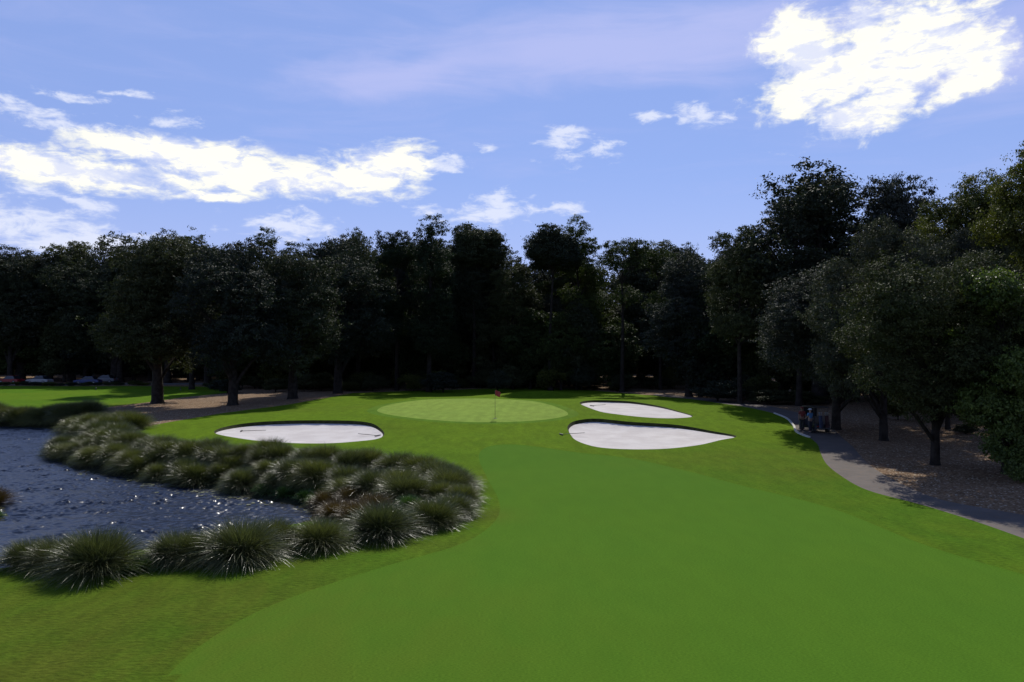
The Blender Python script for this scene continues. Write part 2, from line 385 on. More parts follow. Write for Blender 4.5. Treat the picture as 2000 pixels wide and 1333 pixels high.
def height(x, y, soft=False):
    x = np.asarray(x, float); y = np.asarray(y, float)
    z = h_base(x, y)
    near = (x > pond[:, 0].min() - 8) & (x < pond[:, 0].max() + 8) & (y > pond[:, 1].min() - 8) & (y < pond[:, 1].max() + 8)
    if near.any():
        xs, ys = x[near], y[near]
        d = dist(pond, xs, ys); ins = inside(pond, xs, ys)
        zb = z[near]
        k = 1 - sstep(d / BANK)
        out_ = zb * (1 - k) + WZ * k
        zi = WZ - np.minimum(d * .45, 1.3)
        z = z.copy(); z[near] = np.where(ins, zi, out_)
    if not soft:
        ff = inside(fair, x, y) & (dist(fair, x, y) > .03); z = np.where(ff, z - .035, z)
        for P, Q, (l0, l1) in zip(PB, PQ, LIP):
            ins = inside(P, x, y)
            if not np.any(ins): continue
            ins &= dist(P, x, y) > .05
            t = sstep((y - P[:, 1].min()) / (P[:, 1].max() - P[:, 1].min()))
            d = dist(P, x, y)
            z = np.where(ins, z - (l0 + (l1 - l0) * t) * sstep(.55 + d / 1.2 ) - .12 * sstep(d / 2.5), z)
    return z
PQ = [offset(P, .10) for P in PB]
fairQ = offset(fair, .07)
def ground_z(x, y): return float(height(np.array([x]), np.array([y]), True)[0])
def on(px_, py_):
    """like at(), against the full ground with the pond bank"""
    d = ray(px_, py_); s = 6.0; last = s
    ss_ = np.arange(5, 400, .1)
    zz = height(d.x * ss_, ss_, True)
    hit = np.nonzero(CH + d.z * ss_ < zz)[0]
    s = ss_[hit[0]] if len(hit) else 400
    return Vector((d.x * s, s, ground_z(d.x * s, s)))

def build_ground():
    pts = []; lines = []
    def add_line(P, closed=True):
        i0 = len(pts); pts.extend([tuple(p) for p in P]); n = len(P)
        lines.extend([(i0 + i, i0 + (i + 1) % n) for i in range(n if closed else n - 1)])
    bankring = offset(pond[::-1][::1], -1.7)
    collar = offset(green, -.9)
    rings = [collar, pond, bankring, fair, fairQ, green, path, lawn, farlawn, road] + PB + PQ
    for rg in rings: add_line(rg)
    grid = []
    y = -12.0
    while y < 1800:
        d = max(y, 0); st = .7 if d < 50 else 1.1 if d < 105 else 2.2 if d < 160 else d * .06
        half = .85 * d + 14 if d < 200 else 1800
        x = -half + (random.random() * .3) * st
        while x < half: grid.append((x + random.uniform(-.15, .15) * st, y + random.uniform(-.15, .15) * st, st)); x += st
        y += st
    for P in PB:                                    # denser sand
        for gx in np.arange(P[:, 0].min(), P[:, 0].max(), .4):
            for gy in np.arange(P[:, 1].min(), P[:, 1].max(), .4): grid.append((gx, gy, .5))
    for gx in np.arange(-120, -3, .8):
        pass
    G = np.array(grid); dm = np.full(len(G), 1e9)
    for rg in rings: dm = np.minimum(dm, dist(rg, G[:, 0], G[:, 1]))
    G = G[dm > .35 * np.minimum(G[:, 2], 1.0)]
    pts.extend([(a, b) for a, b, _ in G]); pts.extend([(-2500, -300), (2500, -300), (2500, 2500), (-2500, 2500)])
    V, E, Fc, *_ = delaunay_2d_cdt([Vector(p) for p in pts], lines, [], 0, 1e-5, False)
    V = np.array([(v.x, v.y) for v in V]); T = np.array(Fc)
    c = V[T].mean(1)
    zone = np.full(len(T), 0)
    zone[inside(lawn, c[:, 0], c[:, 1])] = 1
    zone[inside(farlawn, c[:, 0], c[:, 1])] = 2
    zone[inside(road, c[:, 0], c[:, 1])] = 9
    zone[inside(path, c[:, 0], c[:, 1])] = 3
    zone[inside(fair, c[:, 0], c[:, 1]) & (zone == 1)] = 4
    zone[inside(collar, c[:, 0], c[:, 1])] = 14
    zone[inside(green, c[:, 0], c[:, 1])] = 5
    ip = inside(pond, c[:, 0], c[:, 1])
    zone[(zone < 3) & (dist(pond, c[:, 0], c[:, 1]) < 1.7)] = 12; zone[ip] = 10
    for i, (P, Q) in enumerate(zip(PB, PQ)):
        zone[inside(P, c[:, 0], c[:, 1])] = 11
        zone[inside(Q, c[:, 0], c[:, 1])] = 6 + i
    Z = height(V[:, 0], V[:, 1])
    e = .25
    hs = lambda a, b: height(a, b, True)
    gx = (hs(V[:, 0] + e, V[:, 1]) - hs(V[:, 0] - e, V[:, 1])) / (2 * e)
    gy = (hs(V[:, 0], V[:, 1] + e) - hs(V[:, 0], V[:, 1] - e)) / (2 * e)
    N = np.stack([-gx, -gy, np.ones_like(gx)], 1); N /= np.linalg.norm(N, axis=1)[:, None]
    dry = np.zeros(len(V))
    for a, b, rx, ry, k in DRY: dry = np.maximum(dry, k * np.exp(-(((V[:, 0] - a) / rx) ** 2 + ((V[:, 1] - b) / ry) ** 2)))
    spec = {0: ('woodland_floor', 'litter'), 1: ('rough_grass', 'rough'), 2: ('far_fairway', 'lawn'), 3: ('cart_path', 'path'), 4: ('fairway', 'fairway'),
            5: ('putting_green', 'green'), 6: ('bunker_sand', 'sand'), 7: ('bunker_sand', 'sand'), 8: ('bunker_sand', 'sand'), 9: ('road', 'road'), 10: ('pond_bed', 'lip'), 12: ('pond_bank', 'bank'), 14: ('green_collar', 'collar'), 11: ('bunker_lip', 'lip')}
    for zi, (nm, mt) in spec.items():
        tri = T[zone == zi]
        if not len(tri): continue
        u, inv = np.unique(tri, return_inverse=True); tri = inv.reshape(-1, 3)
        me = bpy.data.meshes.new(nm)
        co = np.stack([V[u, 0], V[u, 1], Z[u]], 1)
        me.from_pydata(co.tolist(), [], tri.tolist())
        a = me.attributes.new('dry', 'FLOAT', 'POINT'); a.data.foreach_set('value', dry[u].astype(np.float32))
        a = me.attributes.new('lush', 'FLOAT', 'POINT'); a.data.foreach_set('value', sstep((V[u, 1] - 30) / 26).astype(np.float32))
        if zi not in (6, 7, 8, 11):
            me.polygons.foreach_set('use_smooth', [True] * len(tri)); me.normals_split_custom_set_from_vertices(N[u].tolist())
        elif zi != 11: me.polygons.foreach_set('use_smooth', [True] * len(tri))
        me.validate()
        o = link(nm, me, None, M[mt]); tag(o, kind='structure')
build_ground()

# the lawn close to the pond reads darker rough and near the green brighter: one material each; water
def water():
    m, t, p = mat('pond_water')
    p.inputs['Base Color'].default_value = (.008, .013, .026, 1); p.inputs['Roughness'].default_value = .29
    p.inputs['IOR'].default_value = 1.33; p.inputs['Specular IOR Level'].default_value = .5
    rng = np.random.default_rng(2)
    st = .075
    x0, x1, y0, y1 = -48.0, pond[:, 0].max() + 1, pond[:, 1].min() - 1, min(pond[:, 1].max() + 1, 74)
    xs = np.arange(x0, x1, st); ys = np.arange(y0, y1, st)
    X, Y = np.meshgrid(xs, ys)
    ins = inside(pond, X.ravel(), Y.ravel()).reshape(X.shape)
    grow = ins.copy()
    for _ in range(4):
        g2 = grow.copy(); g2[1:] |= grow[:-1]; g2[:-1] |= grow[1:]; g2[:, 1:] |= grow[:, :-1]; g2[:, :-1] |= grow[:, 1:]; grow = g2
    def waves(n, l0, l1, spread, slope):
        z = np.zeros_like(X)
        for _ in range(n):
            L = math.exp(rng.uniform(math.log(l0), math.log(l1))); a = rng.normal(R(78), spread); k = 2 * math.pi / L
            z += (slope / k) * math.sqrt(2 / n) * np.sin(k * (math.cos(a) * X + math.sin(a) * Y) + rng.uniform(0, 6.28))
        return z
    swell = waves(14, 3, 12, 1.5, 1.0); swell = swell / swell.std()
    amp = .55 + .45 * sstep((swell + 1.2) / 2.4)
    amp *= .45 + .55 * sstep((Y + .55 * X - 2) / 12)          # calmer in the near left corner
    burst = waves(20, 1.0, 3.0, R(200), 1.0); burst = burst / burst.std(); burst = .45 + .55 * np.clip(burst + .6, 0, 2.2)
    burst *= .55 + .45 * sstep((X + 34 + .3 * (Y - 30)) / 16)
    Z = WZ + .012 + amp * (waves(30, .28, .80, R(35), .15) + burst * waves(80, .20, .50, R(200), .44)) + waves(8, 1.5, 4, R(50), .02)
    idx = -np.ones(X.shape, int); idx[grow] = np.arange(grow.sum())
    V = np.stack([X[grow], Y[grow], Z[grow]], 1)
    q = grow[:-1, :-1] & grow[1:, :-1] & grow[1:, 1:] & grow[:-1, 1:]
    Fq = np.stack([idx[:-1, :-1][q], idx[:-1, 1:][q], idx[1:, 1:][q], idx[1:, :-1][q]], 1)
    me = bpy.data.meshes.new('pond_water')
    me.vertices.add(len(V)); me.vertices.foreach_set('co', V.reshape(-1).astype(np.float32))
    me.loops.add(len(Fq) * 4); me.loops.foreach_set('vertex_index', Fq.reshape(-1).astype(np.int32))
    me.polygons.add(len(Fq)); me.polygons.foreach_set('loop_start', np.arange(0, len(Fq) * 4, 4, dtype=np.int32)); me.polygons.foreach_set('loop_total', np.full(len(Fq), 4, dtype=np.int32))
    me.polygons.foreach_set('use_smooth', [True] * len(Fq)); me.update(calc_edges=True)
    o = link('pond_water', me, None, m); tag(o, kind='structure')
water()

# kerb along the path's lawn side
def strip(name, line, wid, hgt, m):
    P = spline(line, .4, False); T = np.gradient(P, axis=0); T /= np.linalg.norm(T, axis=1)[:, None]; N = np.stack([-T[:, 1], T[:, 0]], 1)
    vs, fs = [], []
    for i, (p, n) in enumerate(zip(P, N)):
        z = ground_z(*p); a = p + n * wid / 2; b = p - n * wid / 2
        vs += [(a[0], a[1], z - .05), (a[0], a[1], z + hgt), (b[0], b[1], z + hgt), (b[0], b[1], z - .05)]
        if i:
            k = 4 * i
            for j in range(3): fs.append((k - 4 + j, k - 3 + j, k + 1 + j, k + j))
    fs += [(0, 1, 2, 3), tuple(len(vs) - 4 + q for q in (3, 2, 1, 0))]
    me = bpy.data.meshes.new(name); me.from_pydata(vs, [], fs)
    bm = bmesh.new(); bm.from_mesh(me); bmesh.ops.recalc_face_normals(bm, faces=bm.faces[:]); bm.to_mesh(me); bm.free()
    o = link(name, me, None, m); return o
tag(strip('kerb', path_l[10:15], .15, .09, M['kerb']), kind='structure')


# ------------------------------------------------------------------ mesh building helpers
class MB:
    def __init__(s): s.v = []; s.f = []
    def add(s, vs, fs):
        k = len(s.v); s.v += [tuple(v) for v in vs]; s.f += [tuple(i + k for i in f) for f in fs]; return s
    def box(s, c, d, rz=0, taper=1.0, tilt=0):
        c = Vector(c); out_ = []
        for z in (-.5, .5):
            k = taper if z > 0 else 1
            for a, b in ((-.5, -.5), (.5, -.5), (.5, .5), (-.5, .5)):
                v = Vector((a * d[0] * k, b * d[1] * k, z * d[2]))
                v.rotate(Matrix.Rotation(tilt, 3, 'X')); v.rotate(Matrix.Rotation(rz, 3, 'Z')); out_.append(c + v)
        return s.add(out_, [(3, 2, 1, 0), (4, 5, 6, 7), (0, 1, 5, 4), (1, 2, 6, 5), (2, 3, 7, 6), (3, 0, 4, 7)])
    def tube(s, P, rr, n=8, cap=True):
        P = [Vector(p) for p in P]; rr = rr if hasattr(rr, '__len__') else [rr] * len(P)
        vs, fs = [], []; up = None
        for i, p in enumerate(P):
            t = (P[min(i + 1, len(P) - 1)] - P[max(i - 1, 0)]).normalized()
            if up is None: up = t.orthogonal().normalized()
            up = (up - t * up.dot(t)).normalized(); q = t.cross(up)
            for j in range(n):
                a = 2 * math.pi * j / n; vs.append(p + (up * math.cos(a) + q * math.sin(a)) * rr[i])
        for i in range(len(P) - 1):
            for j in range(n): fs.append((i * n + j, i * n + (j + 1) % n, (i + 1) * n + (j + 1) % n, (i + 1) * n + j))
        if cap: fs += [tuple(range(n - 1, -1, -1)), tuple((len(P) - 1) * n + j for j in range(n))]
        return s.add(vs, fs)
    def prism(s, prof, x0, x1):
        """profile of (y, z) points extruded along x"""
        n = len(prof); vs = [(x0, a, b) for a, b in prof] + [(x1, a, b) for a, b in prof]
        fs = [tuple(range(n)), tuple(range(2 * n - 1, n - 1, -1))] + [(i, n + i, n + (i + 1) % n, (i + 1) % n) for i in range(n)]
        return s.add(vs, fs)
    def mesh(s, name, smooth=False, bevel=0):
        me = bpy.data.meshes.new(name); me.from_pydata(s.v, [], s.f)
        bm = bmesh.new(); bm.from_mesh(me)
        if bevel: bmesh.ops.bevel(bm, geom=bm.edges[:], offset=bevel, segments=2, affect='EDGES', clamp_overlap=True)
        bmesh.ops.recalc_face_normals(bm, faces=bm.faces[:]); bm.to_mesh(me); bm.free()
        if smooth: me.polygons.foreach_set('use_smooth', [True] * len(me.polygons))
        return me
    def part(s, name, m, parent=None, smooth=False, bevel=0): return link(name, s.mesh(name, smooth, bevel), parent, m)

def quad_mesh(name, Q, tint, m):
    """Q: (n, k, 3) faces of k corners, tint: per face"""
    n, k = Q.shape[:2]
    me = bpy.data.meshes.new(name)
    me.vertices.add(n * k); me.vertices.foreach_set('co', Q.reshape(-1).astype(np.float32))
    me.loops.add(n * k); me.loops.foreach_set('vertex_index', np.arange(n * k, dtype=np.int32))
    me.polygons.add(n); me.polygons.foreach_set('loop_start', np.arange(0, n * k, k, dtype=np.int32)); me.polygons.foreach_set('loop_total', np.full(n, k, dtype=np.int32))
    a = me.attributes.new('tint', 'FLOAT', 'FACE'); a.data.foreach_set('value', np.clip(tint, 0, 1).astype(np.float32))
    me.update(calc_edges=True); me.materials.append(m)
    return me
def unit(v): return v / (np.linalg.norm(v, axis=-1, keepdims=True) + 1e-9)

def leaves(rng, C, D, size, upb=.5):
    """diamond leaves at C; D is the outward direction they tend to face"""
    n = len(C)
    N = unit(D * .5 + np.array([0, 0, upb]) + rng.normal(0, .75, (n, 3)))
    A = unit(np.cross(N, rng.normal(0, 1, (n, 3)))); B = np.cross(N, A)
    s = size * rng.uniform(.6, 1.35, (n, 1))
    return np.stack([C - A * s * .6, C + B * s * .30 - A * s * .05, C + A * s * .6, C - B * s * .30 - A * s * .05], 1)

def crown(name, seed, rx, z0, z1, lobes, sprays, per, leaf, m, lobe_r=(.26, .42), shape='dome', spray_r=.55, flat=.72, tintshift=0, hole=0):
    """crown mesh and the lobe centres its limbs reach"""
    rng = np.random.default_rng(seed)
    H = z1 - z0; L = []
    pa = rng.uniform(0, 6.28, 4)
    while len(L) < lobes:
        u = unit(rng.normal(0, 1, 3)); rad = rng.uniform(.3, 1) ** .6
        if shape == 'column': u = np.array([u[0], u[1], rng.uniform(-1, 1)]); u[:2] /= np.linalg.norm(u[:2]) * 1.05
        if rng.random() < .10: rad *= 1.18
        p = u * rad
        if shape == 'column': p[2] = u[2]
        if shape == 'dome' and p[2] < -.85: continue
        if shape == 'umbrella' and p[2] < -.15: continue
        a = math.atan2(p[1], p[0])
        lum = 1 + .17 * math.sin(2 * a + pa[0] + 2 * p[2]) + .14 * math.sin(3 * a + pa[1] - 3 * p[2]) + .08 * math.sin(5 * a + pa[2] + 4 * p[2])
        r = rx * rng.uniform(*lobe_r) * rng.choice([.75, 1.0, 1.0])
        wid = lum
        if shape == 'column': wid = 1.0 if p[2] < .2 else 1 - .5 * (p[2] - .2)
        c = np.array([p[0] * (rx - r * .8) * wid, p[1] * (rx - r * .8) * wid, z0 + H / 2 + p[2] * (H / 2 - r * flat * .8) * (.85 + .15 * lum)])
        if any(np.linalg.norm(c - q[0]) < .45 * min(r, q[1]) for q in L): continue
        L.append((c, r, rng.uniform(-.18, .18)))
    Cs, Ds, Ts = [], [], []
    for c, r, tl in L:
        ns = int(sprays * (r / (rx * .34)) ** 2)
        d = unit(rng.normal(0, 1, (ns, 3))); rad = rng.uniform(.25, 1.0, (ns, 1)) ** .45 * (1 + rng.normal(0, .10, (ns, 1)))
        jut = rng.random((ns, 1)) < .07; rad = np.where(jut, rad * rng.uniform(1.1, 1.35, (ns, 1)), rad)
        sc = c + d * rad * r * np.array([1, 1, flat])
        st = rng.normal(0, .16, ns) + tl
        k = rng.integers(int(per * .5), int(per * 1.5) + 1, ns)
        idx = np.repeat(np.arange(ns), k); n = len(idx)
        sr = spray_r * rng.uniform(.5, 1.2, ns)[idx][:, None]
        g = rng.normal(0, .5, (n, 3)) * np.array([1, 1, .5])
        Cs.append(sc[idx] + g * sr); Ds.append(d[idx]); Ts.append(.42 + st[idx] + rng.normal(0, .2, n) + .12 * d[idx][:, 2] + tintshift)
    C = np.concatenate(Cs); D = np.concatenate(Ds); T = np.concatenate(Ts)
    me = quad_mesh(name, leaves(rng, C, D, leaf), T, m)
    return me, L
def trunk(name, seed, H0, L, r0, m, forks=1, lean=0, top=.8):
    """tapered trunk with a flared foot and limbs to the lobes"""
    rnd = random.Random(seed); b = MB()
    zt = max(l[0][2] for l in L) * top
    n = 9; P = []; rr = []
    ph = rnd.uniform(0, 6)
    for i in range(n + 1):
        t = i / n; z = zt * t
        P.append(Vector((math.sin(ph + t * 4) * .25 * t * zt / 15 + lean * t * t, math.cos(ph + t * 3) * .25 * t * zt / 15, z - .15 if i == 0 else z)))
        rr.append(r0 * (1 - .72 * t) * (1 + .75 * math.exp(-z / (r0 * 1.4))))
    P2 = [P[0], P[0].lerp(P[1], .12), P[0].lerp(P[1], .35)] + P[1:]
    r2 = [rr[0], r0 * 1.28, r0 * 1.06] + rr[1:]
    b.tube(P2, r2, 10)
    for c, r, _ in L:
        c = Vector(c)
        zs = min(max(H0, c.z - rnd.uniform(.35, .8) * math.hypot(c.x, c.y) - r * .5), zt * .92)
        t = zs / zt; i = min(int(t * n), n - 1); a = P[i].lerp(P[i + 1], t * n - i); ra = rr[i] * .48
        mid = a.lerp(c, .5) + Vector((rnd.uniform(-.4, .4), rnd.uniform(-.4, .4), rnd.uniform(0, .9)))
        q1 = a.lerp(mid, .5) + Vector((0, 0, .15)); q2 = mid.lerp(c, .5) + Vector((rnd.uniform(-.3, .3), rnd.uniform(-.3, .3), .2))
        b.tube([a, q1, mid, q2, c], [ra, ra * .8, ra * .6, ra * .42, ra * .2], 6, False)
        for _k in range(4):
            e = c + Vector((rnd.gauss(0, 1), rnd.gauss(0, 1), rnd.gauss(.3, .7))).normalized() * r * .75
            b.tube([mid.lerp(c, rnd.uniform(.2, .9)), c.lerp(e, .5), e], [ra * .3, ra * .2, ra * .08], 5, False)
    return b.mesh(name, True)

PROTO = {}
def proto(key, cm, tm): PROTO[key] = (cm, tm)
def mk(key, seed, rx, z0, z1, lobes, sprays, per, leaf, lm, r0, bark='bark', limb=None, **kw):
    cm, L = crown('crown', seed, rx, z0, z1, lobes, sprays, per, leaf, M[lm], **kw)
    tm = trunk('trunk', seed, limb if limb else z0 * .8, L, r0, M[bark]); tm.materials.append(M[bark])
    PROTO[key] = (cm, tm, z1, rx)
# full-size kinds (height of crown top, crown radius)
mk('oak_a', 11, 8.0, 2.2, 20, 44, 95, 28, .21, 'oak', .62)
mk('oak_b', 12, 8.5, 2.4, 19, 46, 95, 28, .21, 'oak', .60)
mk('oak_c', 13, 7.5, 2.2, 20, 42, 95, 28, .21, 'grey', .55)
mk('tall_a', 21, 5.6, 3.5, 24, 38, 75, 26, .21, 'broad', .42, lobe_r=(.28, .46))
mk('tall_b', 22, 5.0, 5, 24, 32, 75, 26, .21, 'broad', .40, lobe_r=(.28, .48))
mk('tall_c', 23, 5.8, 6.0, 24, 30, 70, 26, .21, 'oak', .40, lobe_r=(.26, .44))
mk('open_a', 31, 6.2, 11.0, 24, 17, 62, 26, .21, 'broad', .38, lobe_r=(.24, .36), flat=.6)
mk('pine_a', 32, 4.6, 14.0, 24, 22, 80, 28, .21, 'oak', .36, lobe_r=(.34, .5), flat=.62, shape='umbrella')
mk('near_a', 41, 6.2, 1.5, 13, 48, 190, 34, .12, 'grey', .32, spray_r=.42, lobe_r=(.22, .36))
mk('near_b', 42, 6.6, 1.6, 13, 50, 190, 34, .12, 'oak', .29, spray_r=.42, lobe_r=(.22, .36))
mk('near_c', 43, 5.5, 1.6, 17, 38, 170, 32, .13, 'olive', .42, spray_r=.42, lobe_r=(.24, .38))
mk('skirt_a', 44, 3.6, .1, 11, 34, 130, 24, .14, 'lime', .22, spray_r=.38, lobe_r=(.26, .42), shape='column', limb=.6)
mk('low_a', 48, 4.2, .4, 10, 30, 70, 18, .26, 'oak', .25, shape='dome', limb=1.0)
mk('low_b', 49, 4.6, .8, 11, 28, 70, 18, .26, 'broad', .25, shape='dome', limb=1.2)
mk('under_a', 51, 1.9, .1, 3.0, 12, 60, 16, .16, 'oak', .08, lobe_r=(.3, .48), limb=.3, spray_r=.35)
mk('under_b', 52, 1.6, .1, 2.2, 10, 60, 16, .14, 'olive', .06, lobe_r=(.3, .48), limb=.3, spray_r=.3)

def plant(name, key, x, y, hgt, wid, label, cat='tree', group=None, rot=None, crownmat=None):
    """one tree: Empty at its foot > trunk, crown"""
    cm, tm, H, rx = PROTO[key]
    z = ground_z(x, y)
    root = empty(name, (x, y, z - .03), random.uniform(0, 6.28) if rot is None else rot)
    sz = hgt / H; sw = wid / (2 * rx)
    root.scale = (sw, sw, sz)
    a = link('trunk', tm, root); b = link('crown', cm, root)
    if crownmat:
        b.material_slots[0].link = 'OBJECT'; b.material_slots[0].material = M[crownmat]
    tag(root, label, cat, group)
    return root
def by(px_, d, top, widpx, **kw):
    """x, y, height, width from a column, a distance, the row of the top and the width in pixels"""
    x = (px_ - 1000) / F * d; z = ground_z(x, d)
    return x, d, CH - (top - HZ) * d / F - z, widpx * d / F
BT = 'trees of the dense wood behind the green'
LATE = 'dark tree deep in the packed wood, standing behind the trees along its edge'
def tree(key, px_, d, top, wid, label=None, name='oak_tree', group=BT, rot=None, cm=None, base=None):
    if base is not None: d = at(px_, base)[1]
    plant(name, key, *by(px_, d, top, wid), label or LATE, 'tree', group, rot, cm)

# --- front edge of the wood, left to right
tree('oak_a', 308, 0, 424, 270, 'broad oak with a thick dark trunk standing alone at the edge of the far fairway', group=None, base=788, rot=.3)
tree('oak_b', 455, 0, 470, 260, 'spreading oak right of the thick-trunked one, where the far fairway ends', group=None, base=792, rot=1.9)
tree('oak_a', 572, 86, 470, 230, 'dark oak over the shaded litter left of the green, third from the far fairway', group=None, rot=4.0)
tree('oak_b', 660, 104, 462, 230, 'oak with its trunk against the pale sunlit strip left of the green', group=None, rot=2.5)
tree('tall_a', 510, 118, 450, 120, 'slim crown poking above the oaks just right of the far fairway', name='broadleaf_tree', group=None)
tree('tall_c', 138, 150, 440, 130, 'sparse tree with bare yellowish top at the far left', name='broadleaf_tree', group=None, cm='olive')
tree('tall_b', 375, 118, 436, 130, 'rounded tree top rising just behind the thick-trunked oak', name='broadleaf_tree', group=None)
tree('oak_c', 40, 148, 482, 250, 'greyish oak behind the far fairway, at the left edge of the picture', group=None)
tree('oak_b', 225, 146, 478, 230, 'oak behind the far fairway, left of the thick-trunked oak', group=None)
# --- behind the green
tree('tall_b', 775, 112, 421, 105, 'tall tree with a lopsided knob-like top left of the flag', name='broadleaf_tree', group=None, rot=.6)
tree('tall_a', 838, 108, 428, 140, 'tall dense dark tree left of the flag, over the left part of the green', name='broadleaf_tree', group=None, rot=1.5)
tree('pine_a', 925, 120, 432, 125, 'umbrella-topped tree straight behind the flag', name='pine_tree', group=None, rot=.2)
tree('oak_b', 700, 118, 450, 150, 'dark oak with a pointed top above the left end of the green', group=None, rot=3)
tree('tall_c', 1000, 118, 490, 120, 'lower tree in the dip of the skyline right of the flag', name='broadleaf_tree', group=None, rot=1)
tree('pine_a', 1075, 112, 436, 130, 'dense flat-domed tall tree, highest just right of the flag', name='pine_tree', group=None, rot=2)
tree('tall_a', 1130, 116, 430, 125, 'tall tree with a spiky top right of the flat dome', name='broadleaf_tree', group=None, rot=.3)
tree('open_a', 1215, 108, 432, 150, 'open-crowned tree with sky showing between its limbs, above the far right bunker', name='broadleaf_tree', group=None, rot=.4)
tree('open_a', 1290, 112, 455, 120, 'thin-topped tree sloping down to the gap in the skyline', name='broadleaf_tree', group=None, rot=2.4)
tree('oak_c', 1345, 96, 492, 190, 'greyish rounded oak in front of the wood right of the far bunker', group=None, rot=1.3)
tree('oak_a', 940, 128, 470, 200, None); tree('oak_b', 850, 132, 470, 200, None)
# --- right side
tree('tall_c', 1445, 0, 402, 150, 'tall narrow tree with a pale forked trunk right of the skyline gap', name='broadleaf_tree', group=None, base=789, rot=1.1)
tree('oak_c', 1600, 82, 318, 400, 'very tall broad tree forming the highest dark dome right of the bunkers', group=None, rot=.9, cm='oak')
tree('open_a', 1560, 78, 340, 200, 'tall tree with holes of sky in its crown, left half of the highest dome', name='broadleaf_tree', group=None, rot=5.1, cm='oak')
tree('oak_c', 1760, 84, 340, 230, 'hazy grey-green tree right of the highest dome', group=None, rot=3.3)
tree('near_a', 1632, 0, 510, 330, 'drooping grey-green oak beside the golf cart', group=None, base=839, rot=.5)
tree('near_b', 1825, 0, 470, 390, 'dark oak with its trunk in the litter right of the path bend', group=None, base=908, rot=2.2)
tree('near_a', 1725, 50, 430, 300, 'grey-green oak rising behind the cart and the dark oak', group=None, rot=3.0)
tree('near_c', 1900, 62, 322, 260, 'olive-green tree rising behind the dark oak at right', name='broadleaf_tree', group=None, rot=1.0)
tree('near_b', 1850, 56, 430, 200, None, group=BT, cm='grey')
tree('near_c', 2050, 50, 255, 290, 'tall leafy tree cut by the right edge of the picture', name='broadleaf_tree', group=None, rot=4.4)
tree('skirt_a', 1962, 0, 515, 230, 'bright leafy tree with foliage down to the ground at the right edge', name='broadleaf_tree', group=None, base=926, rot=1.0)
tree('skirt_a', 2085, 36, 480, 240, 'bright leafy tree just outside the right edge', name='broadleaf_tree', group=None, rot=3.0)
# --- the wood behind, in rows
rng0 = random.Random(3)
kinds = ['oak_a', 'tall_a', 'oak_b', 'tall_b', 'oak_c', 'tall_a']
for d, x0, x1, st, lo, hi in ((128, 420, 1480, 66, 472, 505), (146, -80, 1560, 80, 476, 508), (166, -60, 1500, 78, 485, 520)):
    p_ = x0
    while p_ < x1:
        if d == 146 and p_ > 1500: break
        k = rng0.choice(kinds); tp = rng0.uniform(lo, hi)
        gap = 1010 < p_ < 1075 or 1180 < p_ < 1235
        if gap: tp = 585
        tree(k, p_ + rng0.uniform(-20, 20), d + rng0.uniform(-5, 5), tp, rng0.uniform(135, 190), None, name='oak_tree' if 'oak' in k else 'broadleaf_tree')
        p_ += st
for p_, d, tp in ((1400, 110, 500), (1480, 105, 470), (1560, 104, 490), (1640, 100, 500), (1720, 98, 470), (1800, 94, 430), (1880, 90, 420), (1960, 84, 400), (2040, 80, 400), (1950, 60, 440), (2080, 60, 400)):
    tree(rng0.choice(['oak_a', 'oak_b']), p_, d, tp, 170, None)
for i in range(34):
    p_ = -60 + i * 46 + rng0.uniform(-16, 16); d = rng0.uniform(146, 152) if p_ < 440 else rng0.uniform(112, 134)
    tree(rng0.choice(['low_a', 'low_b']), p_, d, rng0.uniform(585, 650), rng0.uniform(95, 140), None)
for i in range(16):
    p_ = 1380 + i * 48 + rng0.uniform(-14, 14); d = rng0.uniform(90, 104) - (p_ - 1380) * .045
    tree(rng0.choice(['low_a', 'low_b']), p_, d, rng0.uniform(540, 620), rng0.uniform(120, 180), None)
for i in range(22):  # shrub row added to stand for a dark shaded line and screen the cars
    p_ = -30 + i * 15 + rng0.uniform(-5, 5)
    plant('shrub', rng0.choice(['under_a', 'under_b']), (p_ - 1000) / F * 130.5, 130.5 + rng0.uniform(-.8, .8), rng0.uniform(.55, 1.05), rng0.uniform(1.6, 2.6), 'knee-high dark shrub added in a row to stand for the shaded line before the parked cars', 'shrub', 'added shrubs standing for the shaded line before the parked cars')
# --- low dark shrubs at the feet of the wood
SG = 'dark shrubs under the edge of the wood'
for i in range(64):
    p_ = 430 + i * 24 + rng0.uniform(-14, 14)
    d = rng0.uniform(106, 124) if p_ < 1400 else rng0.uniform(80, 98) if p_ < 1750 else rng0.uniform(62, 78)
    x = (p_ - 1000) / F * d
    plant('shrub', rng0.choice(['under_a', 'under_a', 'under_b']), x, d, rng0.uniform(1.6, 4.2), rng0.uniform(3, 5.5), 'low dark shrub in the shade under the edge of the wood', 'shrub', SG)
plant('shrub', 'under_b', *at(438, 765)[:2], 1.0, 1.6, 'small yellow-green shrub at the right end of the far fairway', 'shrub')
plant('shrub', 'under_a', *at(1885, 848)[:2], .8, 1.8, 'low dark shrub in the litter near the right edge trees', 'shrub')

# far wood closing the view
def far_wood():
    rng = np.random.default_rng(5); n = 230000
    x = rng.uniform(-165, 165, n); y = 178 + rng.uniform(0, 16, n) + 4 * np.sin(x * .1)
    top = 13 + 2.5 * np.sin(x * .13) + 2 * np.sin(x * .37 + 1)
    z = top * rng.random(n) ** .8
    C = np.stack([x, y, z], 1); D = np.tile([0, -1.0, .2], (n, 1))
    me = quad_mesh('far_woodland', leaves(rng, C, D, 1.15), .3 + rng.normal(0, .2, n), M['oak'])
    o = link('far_woodland', me); tag(o, 'dark far-off wood closing the view behind all trees', 'woodland', kind='stuff')
far_wood()


